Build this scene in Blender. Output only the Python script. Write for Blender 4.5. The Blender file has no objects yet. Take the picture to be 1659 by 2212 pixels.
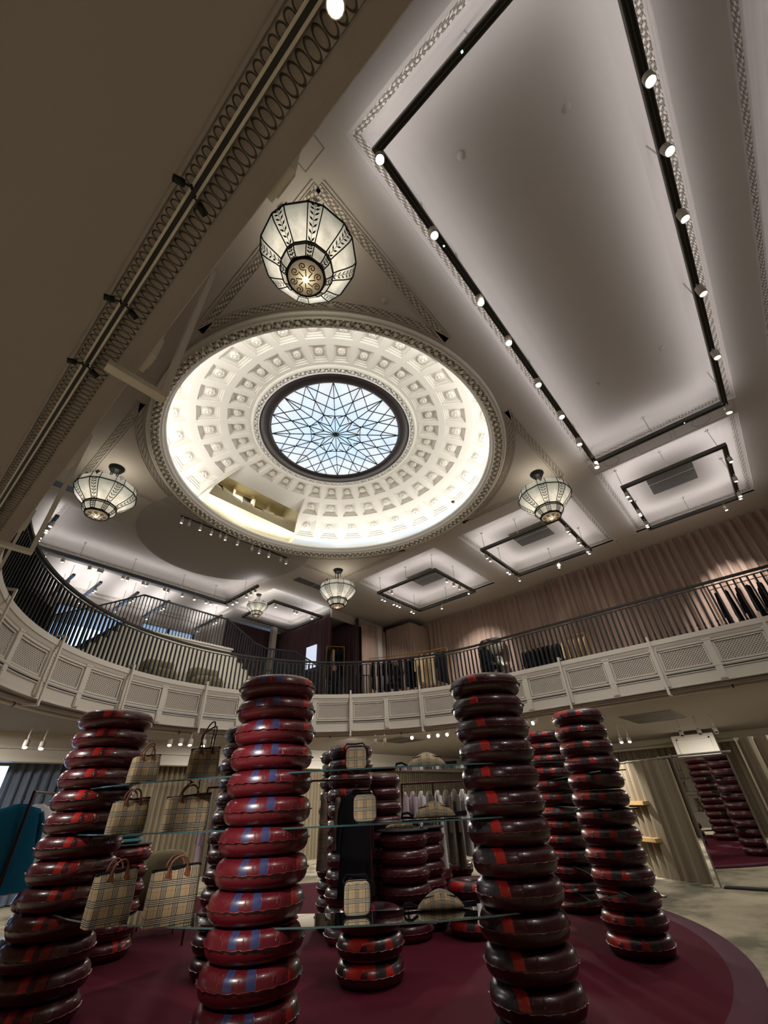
import bpy, bmesh, math, random
from mathutils import Vector, Matrix
R = random.Random(7)
C = bpy.context.scene.collection
PI = math.pi
EYE = 1.62                      # camera height; plans below were surveyed relative to the eye

# ------------------------------------------------------------------ camera
def cam_setup():
    cd = bpy.data.cameras.new('camera'); co = bpy.data.objects.new('camera', cd); C.objects.link(co)
    f, pt, rl, yaw = 889.94, .6132, -.0501, .6940
    F = Vector((math.cos(yaw)*math.cos(pt), math.sin(yaw)*math.cos(pt), math.sin(pt)))
    Rr = Vector((math.sin(yaw), -math.cos(yaw), 0)); U = Rr.cross(F)
    r2 = Rr*math.cos(rl)+U*math.sin(rl); u2 = -Rr*math.sin(rl)+U*math.cos(rl)
    M = Matrix((r2, u2, -F)).transposed().to_4x4(); M.translation = (0, 0, EYE)
    co.matrix_world = M
    cd.sensor_fit = 'HORIZONTAL'; cd.sensor_width = 36; cd.lens = 36*f/1659
    cd.clip_start = .05; cd.clip_end = 200
    bpy.context.scene.camera = co
cam_setup()
sc = bpy.context.scene
sc.view_settings.view_transform = 'Standard'; sc.view_settings.look = 'None'
sc.view_settings.gamma = 1; sc.view_settings.use_curve_mapping = False
sc.view_settings.exposure = 0.66
try:
    sc.cycles.max_bounces = 7; sc.cycles.diffuse_bounces = 4; sc.cycles.glossy_bounces = 4
    sc.cycles.transmission_bounces = 6; sc.cycles.transparent_max_bounces = 8
    sc.cycles.sample_clamp_indirect = 3.0; sc.cycles.caustics_reflective = False; sc.cycles.caustics_refractive = False
    sc.cycles.use_light_tree = True
except Exception: pass
# ------------------------------------------------------------------ world: overcast daylight outside the windows
w = bpy.data.worlds.new('sky'); sc.world = w; w.use_nodes = True
w.node_tree.nodes['Background'].inputs[0].default_value = (.33, .52, .85, 1)
w.node_tree.nodes['Background'].inputs[1].default_value = 2.2

# ------------------------------------------------------------------ lights
def light(kind, name, loc, power, col=(1, .93, .84), aim=None, **k):
    l = bpy.data.lights.new(name, kind); o = bpy.data.objects.new(name, l); C.objects.link(o)
    o.location = loc; l.energy = power; l.color = col
    if aim is not None:
        d = Vector(aim)-Vector(loc); o.rotation_euler = d.to_track_quat('-Z', 'Y').to_euler()
    for a, b in k.items(): setattr(l, a, b)
    return o
WARM = (1, .95, .88); NEUT = (.98, .97, 1.0)
def uplight(x0, x1, y0, y1, z, p):      # the upward side of a suspended light track
    o = light('AREA', 'track_uplight', ((x0+x1)/2, (y0+y1)/2, z), p, NEUT, aim=((x0+x1)/2, (y0+y1)/2, z+1),
              shape='RECTANGLE', size=max(.05, x1-x0), size_y=max(.05, y1-y0))
    o.rotation_euler = (PI, 0, 0); return o
TRACKS = [(1.43, 10.12, -1.93, .99, 8.82, 10), (11.85, 14.95, -1.72, .77, 8.82, 7), (12.08, 14.96, 2.78, 5.6, 8.82, 7),
          (12.12, 15.0, 7.7, 10.6, 8.82, 7), (1.3, 8.15, 13.4, 15.8, 8.82, 9), (9.5, 12.2, 14.25, 16.6, 8.82, 7), (1.6, 15.2, -5.7, -3.85, 8.82, 14)]
for x0, x1, y0, y1, z, p in TRACKS:
    k = p/(2*(x1-x0)+2*(y1-y0))
    for a in ((x0, x1, y0, y0), (x0, x1, y1, y1), (x0, x0, y0, y1), (x1, x1, y0, y1))[1 if x0 == 1.3 else 0:]:
        uplight(*a, z+.07, k*max(a[1]-a[0], a[3]-a[2])*4.0)
BARS = [2.9, 3.8, 5.15, 6.4, 8.8]
for x in BARS: uplight(x, x, 17.2, 19.6, 8.9, 12)
# cove lamps in the trough round the dome
DC = (5.94, 6.70); DZ = 7.6+EYE
for i in range(16):
    a = 2*PI*(i+.5)/16; rr = 4.60
    o = light('AREA', 'dome_cove_lamp', (DC[0]+rr*math.cos(a), DC[1]+rr*math.sin(a), DZ+.2), 9.5, (1, .975, .93),
              aim=(DC[0]+2.6*math.cos(a), DC[1]+2.6*math.sin(a), DZ+1.6), shape='RECTANGLE', size=1.7, size_y=.08)
# lower floor: track spots on goods and curtains
def spot(loc, aim, p, ang=45, blend=.6, col=WARM, r=.04):
    return light('SPOT', 'spot_lamp', loc, p, col, aim=aim, spot_size=math.radians(ang), spot_blend=blend, shadow_soft_size=r)
spot((.02, 3.2, 3.20), (2.83, 3.95, 1.35), 330, 34, .7)      # front of the second stack
spot((.1, 6.6, 3.20), (2.25, 6.6, 1.6), 170, 40, .8)         # first stack, left side
spot((.1, 5.2, 3.20), (2.3, 5.3, 1.3), 110, 38, .8)           # tote bags
spot((1.6, .6, 3.3), (3.7, 3.0, 1.45), 120, 34, .8)  # added in front to brighten the waist bags
spot((1.5, 10.2, 3.25), (4.0, 6.2, .4), 120, 45)
spot((10.14, 10.3, 3.15), (6.9, 4.6, .3), 170, 55)
spot((11.5, 8.4, 3.15), (9.0, 3.9, 1.0), 260, 50, col=(1, .9, .78))
spot((11.7, 5.8, 3.15), (7.2, 2.5, .9), 170, 50, col=(1, .9, .78))
spot((10.9, 9.6, 3.15), (5.2, 4.9, .3), 60, 40)
spot((12.0, 4.4, 3.3), (13.35, 3.55, 1.3), 420, 44)            # fitting room curtain
spot((12.5, -1.5, 3.3), (13.5, 1.2, 0), 120, 80)
spot((13, 7.2, 3.3), (15.8, 8.8, 1.0), 160, 80)
spot((8.5, 12.6, 3.3), (8.2, 8.0, .8), 90, 75)
spot((5.3, 13.4, 3.3), (5.6, 15.1, 1.6), 60, 80)
spot((2.6, 11.6, 3.3), (2.0, 8.4, 1.2), 60, 50)
spot((10.8, 10.8, 3.3), (13.0, 13.0, 1.5), 220, 90)
for x, y in ((-1.6, .6), (-2.2, 3.4), (-1.8, 6.5), (1.2, -2.5), (-1.0, 9.5)):   # unseen lamps added to brighten the near soffit by carpet bounce
    spot((x, y, 3.3), (x, y, 0), 270, 100, .9, col=(1, .93, .86), r=.15)
for x, y, tx, ty in ((1.2, 3.3, 11.7, 4.5), (3.0, .5, 11.7, 2.0), (6.0, 1.5, 11.0, 9.0), (8.5, 2.0, 8.5, 11.5), (9.5, 3.0, 4.5, 11.7), (10.0, 5.0, 1.2, 10.5)):  # fill spots without fixtures, added to brighten the gallery front
    spot((x, y, 8.75), (tx, ty, 4.0), 420, 50, .9)
# lower floor general downlights above the walkway round the plinth
for x, y, p in ((14.5, 0, 80), (20, 2.5, 90), (14.8, 6.5, 100), (12.8, 12.2, 110), (7.5, 13.2, 25), (1.5, 13, 60)):
    light('AREA', 'downlight', (x, y, 3.38), p, WARM, aim=(x, y, 0), shape='DISK', size=.8)
# upper floor spots washing the curtains; coats and alcove get added fill
spot((12.4, 7.9, 8.7), (13.5, 9.4, 5.3), 260, 45, .8)  # added to brighten the coats on the curved gilt rail
spot((12.4, 5.4, 8.7), (15.6, 4.9, 5.2), 260, 45, .8)  # added to brighten the clothes on the straight gilt rail
light('AREA', 'alcove_fill', (DC[0]+.1, DC[1]+5.0, DZ+2.2), 14, (1, .95, .85), aim=(DC[0]+.1, DC[1]+5.2, DZ), shape='DISK', size=.5)  # unseen fill light added to lighten the alcove
spot((14.9, -1.0, 8.7), (17.2, -.6, 6.0), 520, 60, .8)
spot((14.9, 4.0, 8.7), (17.2, 4.3, 6.2), 380, 70, .9)
spot((15, 8.5, 8.7), (17.2, 9.0, 6.2), 340, 75, .9)
spot((14.0, 10.4, 8.7), (14.8, 13.4, 6.2), 160, 70, .9)
spot((6, 11.4, 8.9), (6.2, 13.2, 5.8), 190, 75, .9)
spot((7.9, 11.4, 8.9), (8.4, 13.2, 5.6), 90, 60, .9)
for x, y, a, p in ((10.1, -1.9, (12, 3, 4.6), 130), (3.2, -1.9, (4.5, 5, 0), 260), (5.6, .95, (6.5, 6.0, 0), 260), (8.2, .95, (6.8, 4.5, 0), 200),
                (9.9, .9, (8.5, 3.2, .5), 200), (14.9, 2.9, (12.2, 6, 4), 160), (12.2, 9.5, (9.5, 9.5, 4), 160), (4.2, 13.4, (5.2, 10.2, 4), 160), (1.6, 13.6, (1.2, 9, 4), 120)):
    spot((x, y, 8.7), a, p, 60, .6)
# chandelier bulbs
CH = [(1.57, 2.52), (1.73, 10.65), (9.98, 2.48), (10.02, 10.85), (9.14, 14.9)]

# ------------------------------------------------------------------ materials
def lin(h):
    h = h.lstrip('#'); v = [int(h[i:i+2], 16)/255 for i in (0, 2, 4)]
    return tuple((c/12.92 if c <= .04045 else ((c+.055)/1.055)**2.4) for c in v)+(1,)
class NT:
    def __init__(s, name):
        s.m = bpy.data.materials.new(name); s.m.use_nodes = True; s.t = s.m.node_tree
        s.b = s.t.nodes['Principled BSDF']
    def n(s, kind, **k):
        x = s.t.nodes.new(kind)
        for a, b in k.items(): setattr(x, a, b)
        return x
    def link(s, a, b): s.t.links.new(a, b)
    def val(s, sock, v):
        if isinstance(v, bpy.types.NodeSocket): s.link(v, sock)
        else: sock.default_value = v
    def math(s, op, a, b=0., c=None):
        x = s.n('ShaderNodeMath', operation=op); s.val(x.inputs[0], a); s.val(x.inputs[1], b)
        if c is not None: s.val(x.inputs[2], c)
        return x.outputs[0]
    def mix(s, f, a, b):
        x = s.n('ShaderNodeMix', data_type='RGBA'); s.val(x.inputs[0], f); s.val(x.inputs[6], a); s.val(x.inputs[7], b)
        return x.outputs[2]
    def noise(s, scale, detail=3, vec=None, rough=.5):
        x = s.n('ShaderNodeTexNoise'); x.inputs['Scale'].default_value = scale; x.inputs['Detail'].default_value = detail
        x.inputs['Roughness'].default_value = rough
        if vec is not None: s.link(vec, x.inputs['Vector'])
        return x.outputs['Fac']
    def ramp(s, fac, stops, const=False):
        x = s.n('ShaderNodeValToRGB'); cr = x.color_ramp; cr.interpolation = 'CONSTANT' if const else 'LINEAR'
        while len(cr.elements) > 1: cr.elements.remove(cr.elements[0])
        for i, (p, c) in enumerate(stops):
            e = cr.elements[0] if i == 0 else cr.elements.new(p)
            e.position = p; e.color = c if len(c) == 4 else (*c, 1)
        s.link(fac, x.inputs[0]); return x
    def xyz(s, which='Object'):
        tc = s.n('ShaderNodeTexCoord'); sp = s.n('ShaderNodeSeparateXYZ'); s.link(tc.outputs[which], sp.inputs[0])
        return tc.outputs[which], sp.outputs[0], sp.outputs[1], sp.outputs[2]
    def bump(s, h, st=.3, d=.01):
        x = s.n('ShaderNodeBump'); x.inputs['Strength'].default_value = st; x.inputs['Distance'].default_value = d
        s.link(h, x.inputs['Height']); s.link(x.outputs[0], s.b.inputs['Normal'])
    def set(s, col=None, rough=None, metal=None, emit=None, es=None, coat=None, trans=None, alpha=None):
        b = s.b.inputs
        if col is not None: s.val(b['Base Color'], col)
        if rough is not None: s.val(b['Roughness'], rough)
        if metal is not None: b['Metallic'].default_value = metal
        if emit is not None: s.val(b['Emission Color'], emit); s.val(b['Emission Strength'], es)
        if coat is not None: b['Coat Weight'].default_value = coat; b['Coat Roughness'].default_value = .15
        if trans is not None: b['Transmission Weight'].default_value = trans
        return s.m
def plain(name, hexc, rough=.6, metal=0, var=.08, scale=6, bump=0, coat=None):
    t = NT(name); c = lin(hexc); f = t.noise(scale)
    col = t.mix(f, tuple(v*(1-var) for v in c[:3])+(1,), tuple(min(1, v*(1+var)) for v in c[:3])+(1,))
    if bump: t.bump(t.noise(scale*8, 4), bump, .004)
    if rough >= .8: t.b.inputs['Specular IOR Level'].default_value = .12
    return t.set(col, rough, metal, coat=coat)
PLASTER = plain('plaster_paint', '#bab2ab', .85, var=.04, scale=2, bump=.15)
PLASTERW = plain('dome_plaster', '#ece8df', .85, var=.03, scale=3, bump=.1)
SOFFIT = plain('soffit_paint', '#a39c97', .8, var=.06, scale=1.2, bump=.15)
WHITE = plain('white_paint', '#d9d2c6', .6, var=.04)
CREAM = plain('cream_paint', '#d8cfb4', .8, var=.05, scale=3)
BRONZE = plain('dark_bronze', '#23191a', .45, var=.2)
BLACK = plain('black_iron', '#08080a', .6, 0, var=.2)
DGREY = plain('track_grey', '#5c5a56', .45, .5)
RAIL = plain('rail_slot', '#1a1a1b', .5)
GOLD = plain('gilt_metal', '#a07a3c', .35, .8)
CHROME = plain('brushed_steel', '#b9b6b0', .25, .9)
REDMET = plain('burgundy_metal', '#3a0d14', .3, .3)
LEATHER = plain('tan_leather', '#7a4a34', .5, var=.15)
DLEATHER = plain('dark_leather', '#2a1512', .4, var=.2)
BLKFAB = plain('black_fabric', '#111014', .85, var=.3)
NAVY = plain('navy_fabric', '#0e1118', .9, var=.3)
BEIGE = plain('beige_fabric', '#b09a7c', .85, var=.15)
WHITEF = plain('white_fabric', '#d6cfcf', .85, var=.08)
BLUEF = plain('blue_fleece', '#1c6484', .95, var=.25, scale=40, bump=.9)
TEAL = plain('teal_fabric', '#5e8f96', .85, var=.1)
SOFA = plain('sofa_cloth', '#847a62', .9, var=.15)
WOOD = plain('pale_wood', '#b08f5f', .5, var=.15)
SKIN = plain('skin', '#8a6552', .6)
STONE = plain('stair_white', '#c8c0b0', .7, var=.05)
def mk_emit(name, col, s):
    t = NT(name); return t.set((.8, .8, .8, 1), .4, emit=col, es=s)
LENS = mk_emit('lit_lens', (1, .97, .9, 1), 26)
COOLLENS = mk_emit('status_led', (.3, 1, .7, 1), 4)
def mk_curtain(name, c1, c2):
    t = NT(name); v, x, y, z = t.xyz('Object')
    mp = t.n('ShaderNodeMapping'); t.link(v, mp.inputs[0]); mp.inputs['Scale'].default_value = (30, 30, .6)
    f = t.noise(1.0, 4, mp.outputs[0]); t.bump(f, .3, .006)
    return t.set(t.mix(f, lin(c1), lin(c2)), .95)
CURT = mk_curtain('rose_beige_drape', '#9c8479', '#b59e92')
CURTG = mk_curtain('taupe_drape', '#7c705e', '#94876f')
CURTV = mk_curtain('plum_drape', '#4a3338', '#5d4347')
CURTB = mk_curtain('slate_drape', '#5b6678', '#7b8798')
def mk_glassdark():
    t = NT('shelf_glass'); t.set((.80, .93, .90, 1), .02, trans=1.0); t.b.inputs['IOR'].default_value = 1.45; return t.m
GLASS = mk_glassdark()
def mk_edge():
    t = NT('glass_edge'); return t.set((.035, .085, .09, 1), .1, coat=.6)
GEDGE = mk_edge()
def mk_mirror():
    t = NT('mirror_glass'); return t.set((.86, .86, .84, 1), .01, 1.0)
MIRROR = mk_mirror()
def mk_carpet():
    t = NT('carpet_pile'); v, x, y, z = t.xyz('Object')
    big = t.noise(.9, 5, v, .6); f = t.ramp(big, [(.38, lin('#6f6a58')), (.55, lin('#b3a88f')), (.75, lin('#cabfa8'))])  # dark mottling puts grey-green shadows into the carpet colour
    fine = t.noise(180, 2, v); t.bump(fine, .8, .01)
    return t.set(f.outputs[0], .95)
CARPET = mk_carpet()
PLINTH = plain('burgundy_carpet', '#4a1020', .9, var=.12, scale=3, bump=.5)
PLINTHR = plain('burgundy_rim', '#53323e', .8, var=.1, scale=3, bump=.3)
def mk_leaf(name, c1, c2, kind='leaf'):      # carved relief running along a strip; uv.x = metres along it
    t = NT(name); v, u, vv, z = t.xyz('UV')
    if kind == 'oval':
        a = t.math('FRACT', t.math('MULTIPLY', u, 27.0)); a = t.math('SUBTRACT', a, .5)
        b = t.math('SUBTRACT', vv, .5)
        d = t.math('SQRT', t.math('ADD', t.math('MULTIPLY', t.math('MULTIPLY', a, a), 4.), t.math('MULTIPLY', t.math('MULTIPLY', b, b), 3.8)))
        h = t.ramp(d, [(.0, (.8, .8, .8)), (.72, (.7, .7, .7)), (.86, (0, 0, 0)), (.98, (1, 1, 1))]).outputs[0]
    else:
        a = t.math('SINE', t.math('MULTIPLY', u, 55.)); b = t.math('SINE', t.math('ADD', t.math('MULTIPLY', u, 27.), t.math('MULTIPLY', vv, 9.)))
        mp = t.n('ShaderNodeMapping'); t.link(v, mp.inputs[0]); mp.inputs['Scale'].default_value = (12, 3, 1)
        nz = t.noise(3., 4, mp.outputs[0])
        h = t.math('ADD', t.math('MULTIPLY', t.math('MULTIPLY', a, b), .4), nz)
        h = t.ramp(h, [(.25, (0, 0, 0)), (.6, (1, 1, 1))]).outputs[0]
    t.bump(h, 1.0, .03)
    return t.set(t.mix(h, lin(c1), lin(c2)), .8)
LEAF = mk_leaf('carved_leaf_band', '#8f8577', '#cdc3b8')
LEAFW = mk_leaf('carved_dome_band', '#a39b8c', '#ece8df')
LEAFG = mk_leaf('gilded_leaf_band', '#6b6353', '#d5ccb9')
OVAL = mk_leaf('carved_oval_band', '#857a70', '#a39a92', 'oval')
def mk_lattice():
    t = NT('woven_lattice'); v, u, vv, z = t.xyz('UV')
    s = 17.
    p = t.math('MULTIPLY', t.math('ADD', u, vv), s); q = t.math('MULTIPLY', t.math('SUBTRACT', u, vv), s)
    a = t.math('ABSOLUTE', t.math('SUBTRACT', t.math('FRACT', p), .5)); b = t.math('ABSOLUTE', t.math('SUBTRACT', t.math('FRACT', q), .5))
    m = t.math('MAXIMUM', a, b)
    h = t.ramp(m, [(.20, (0, 0, 0)), (.30, (1, 1, 1))]).outputs[0]
    t.bump(h, 1.0, .02)
    return t.set(t.mix(h, lin('#5f5447'), lin('#cfc7ba')), .7)
LATT = mk_lattice()
def mk_perf():
    t = NT('perforated_grille'); v, u, vv, z = t.xyz('Object')
    a = t.math('SINE', t.math('MULTIPLY', u, 90.)); b = t.math('SINE', t.math('MULTIPLY', vv, 90.))
    h = t.ramp(t.math('MULTIPLY', a, b), [(.06, (1, 1, 1)), (.12, (0, 0, 0))]).outputs[0]
    h2 = t.ramp(t.math('MULTIPLY', t.math('MULTIPLY', a, b), -1.), [(.06, (1, 1, 1)), (.12, (0, 0, 0))]).outputs[0]
    hh = t.math('MULTIPLY', h, h2)
    return t.set(t.mix(hh, lin('#161412'), lin('#9a9184')), .6)
PERF = mk_perf()
TW = dict(k=lin('#16120f'), w=lin('#e6dcc8'), r=lin('#8a2a20'), b=lin('#b0905f'))
def mk_tartan(name, base='#ab9570', P=.115, dark='#16120f', white='#e6dcc8', scale_u=1.0):
    t = NT(name); v, u, vv, z = t.xyz('UV'); B = lin(base); K = lin(dark); W = lin(white); RD = lin('#8a2a20')
    def axis(c):
        f = t.math('FRACT', t.math('DIVIDE', c, P))
        O = (0, 0, 0, 0)
        st = [(0, B), (.05, RD), (.08, B), (.30, K), (.37, W), (.40, K), (.47, W), (.50, K), (.57, W), (.60, K), (.67, B)]
        col = t.ramp(f, st, True).outputs[0]
        al = t.ramp(f, [(0, (0, 0, 0)), (.06, (1, 1, 1)), (.08, (0, 0, 0)), (.30, (1, 1, 1)), (.67, (0, 0, 0))], True).outputs[0]
        return col, al
    c1, a1 = axis(u); c2, a2 = axis(vv)
    base_ = t.mix(t.math('MULTIPLY', a1, .85), B, c1)
    fin = t.mix(t.math('MULTIPLY', a2, .75), base_, c2)
    n = t.noise(300, 2); t.bump(n, .2, .002)
    return t.set(fin, .75)
TARTAN = mk_tartan('beige_check')
TARTANS = mk_tartan('beige_check_small', P=.085)
TARTAND = mk_tartan('brown_check', '#5f4d3c', .13, '#0e0c0c', '#8d8270')
TARTANP = mk_tartan('lilac_check', '#b9a5ac', .2, '#8f7d88', '#c9bcc2')
FLORAL = plain('pink_floral', '#a58f98', .9, var=.5, scale=22)
# --- vinyl of the inflatable rings: planar printed checks on the upper sheet
def mk_vinyl(name, stripes, base='#4a0f19', hot=1.0):
    t = NT(name); v, x, y, z = t.xyz('Object')
    col = t.mix(t.noise(3, 2, v), tuple(c*.85 for c in lin(base)[:3])+(1,), lin(base))
    up = t.math('GREATER_THAN', z, .004)
    for kind, ang, off, hw, c in stripes:
        if kind == 'rad':      # band that fans out from the hole
            d = t.math('SUBTRACT', t.math('ARCTAN2', x, t.math('MULTIPLY', y, -1.)), off)
        else:
            ca, sa = math.cos(math.radians(ang)), math.sin(math.radians(ang))
            d = t.math('SUBTRACT', t.math('ADD', t.math('MULTIPLY', x, ca), t.math('MULTIPLY', y, sa)), off)
        m = t.math('LESS_THAN', t.math('ABSOLUTE', d), hw)
        m = t.math('MULTIPLY', m, up)
        m = t.math('MULTIPLY', m, t.math('LESS_THAN', y, .12))
        if kind == 'hatch':
            hz = t.math('GREATER_THAN', t.math('FRACT', t.math('MULTIPLY', t.math('ADD', t.math('MULTIPLY', y, 1.6), t.math('ADD', x, z)), 55.)), .35)
            m = t.math('MULTIPLY', m, t.math('ADD', t.math('MULTIPLY', hz, .75), .25))
        col = t.mix(m, col, lin(c))
    ph = t.math('ARCTAN2', y, x)
    cmb = t.n('ShaderNodeCombineXYZ'); t.link(t.math('MULTIPLY', ph, 9.), cmb.inputs[0]); t.link(t.math('MULTIPLY', z, 5.), cmb.inputs[2])
    wr = t.noise(1.6, 3, cmb.outputs[0], .6)
    rr = t.math('SQRT', t.math('ADD', t.math('MULTIPLY', x, x), t.math('MULTIPLY', y, y)))
    k = t.ramp(rr, [(.30, (0, 0, 0)), (.37, (1, 1, 1))]).outputs[0]
    pl = t.ramp(wr, [(.36, (0, 0, 0)), (.41, (1, 1, 1))]).outputs[0]
    t.bump(t.math('MULTIPLY', pl, k), .5, .012)
    return t.set(col, .33, coat=.35)
REDH = '#c02418'
VA = mk_vinyl('vinyl_red_band', [('hatch', -25, .045, .035, REDH), ('hatch', -25, .17, .035, '#9a241c'), ('flat', -25, .27, .05, '#5b3a34')])
VB = mk_vinyl('vinyl_blue_arch', [('rad', 0, -.42, .09, '#35375e'), ('rad', 0, .02, .09, '#35375e'), ('hatch', 0, .30, .03, REDH), ('flat', 0, .36, .03, '#6a6058')], '#5c121c')
VC = mk_vinyl('vinyl_left_band', [('flat', 20, -.30, .055, '#3c3338'), ('hatch', 20, -.215, .035, '#b8281e')], '#3d0d17')
VD = mk_vinyl('vinyl_cross_band', [('flat', 60, -.22, .05, '#3b3236'), ('hatch', 60, -.31, .045, REDH), ('flat', -30, .10, .07, '#352c31'), ('hatch', -30, .02, .04, '#a8241e')], '#400e18')
VE = mk_vinyl('vinyl_plain_maroon', [('flat', 10, -.32, .05, '#3c3338'), ('hatch', 10, -.24, .03, '#a0281e')], '#43101c')
SEAMM = plain('vinyl_seam', '#5e161e', .35, coat=.3)
def mk_stained():
    t = NT('stained_glass_lit'); v, x, y, z = t.xyz('Object')
    vo = t.n('ShaderNodeTexVoronoi'); vo.inputs['Scale'].default_value = 2.2; t.link(v, vo.inputs['Vector'])
    r = t.math('SQRT', t.math('ADD', t.math('MULTIPLY', x, x), t.math('MULTIPLY', y, y)))
    c0 = t.ramp(t.math('DIVIDE', r, 1.9), [(0, lin('#9fd0ea')), (.35, lin('#a3c6e4')), (.65, lin('#b7c9dc')), (1, lin('#ccd2d8'))]).outputs[0]
    tint = t.ramp(t.noise(1.6, 3, v), [(.35, lin('#8fb4d8')), (.5, lin('#c3cdd6')), (.62, lin('#b9b3b2')), (.72, lin('#a9bd9c'))]).outputs[0]
    sp = t.n('ShaderNodeSeparateColor'); t.link(vo.outputs['Color'], sp.inputs[0])
    c = t.mix(t.math('MULTIPLY', sp.outputs[0], .55), c0, tint)
    cl = t.noise(5, 4, v, .6)
    c = t.mix(t.math('MULTIPLY', cl, .25), c, (1, 1, 1, 1))
    return t.set((.3, .35, .4, 1), .2, emit=c, es=.78)
STAINED = mk_stained()
def mk_lampglass(s=1.15, inner=.36):
    t = NT('lamp_glass'); v, x, y, z = t.xyz('Object')
    n = t.noise(5, 4, v, .6); r = t.math('SQRT', t.math('ADD', t.math('MULTIPLY', x, x), t.math('MULTIPLY', y, y)))
    k = t.ramp(r, [(inner, (1, .88, .66)), (inner+.14, (.8, .71, .55)), (inner+.34, (.20, .19, .15))]).outputs[0]
    c = t.mix(t.ramp(n, [(.3, (.55,)*3), (.7, (0,)*3)]).outputs[0], k, (.13, .135, .11, 1))
    return t.set((.35, .37, .33, 1), .35, emit=c, es=s)
LGLASS = mk_lampglass(.8)
LGLASS2 = mk_lampglass(.42, .27)
def mk_scroll():
    t = NT('warm_bottom_glass'); v, x, y, z = t.xyz('Object')
    r = t.math('SQRT', t.math('ADD', t.math('MULTIPLY', x, x), t.math('MULTIPLY', y, y)))
    c = t.ramp(r, [(.03, (1, .93, .75)), (.06, (.75, .62, .38)), (.16, (.22, .17, .10)), (.26, (.08, .06, .04))]).outputs[0]
    return t.set((.4, .36, .28, 1), .3, emit=c, es=.8)
SCROLL = mk_scroll()
SKYPANE = NT('window_pane'); SKYPANE.set((.9, .95, 1, 1), .03, trans=1.0); SKYPANE.b.inputs['IOR'].default_value = 1.02; SKYPANE = SKYPANE.m

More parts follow.
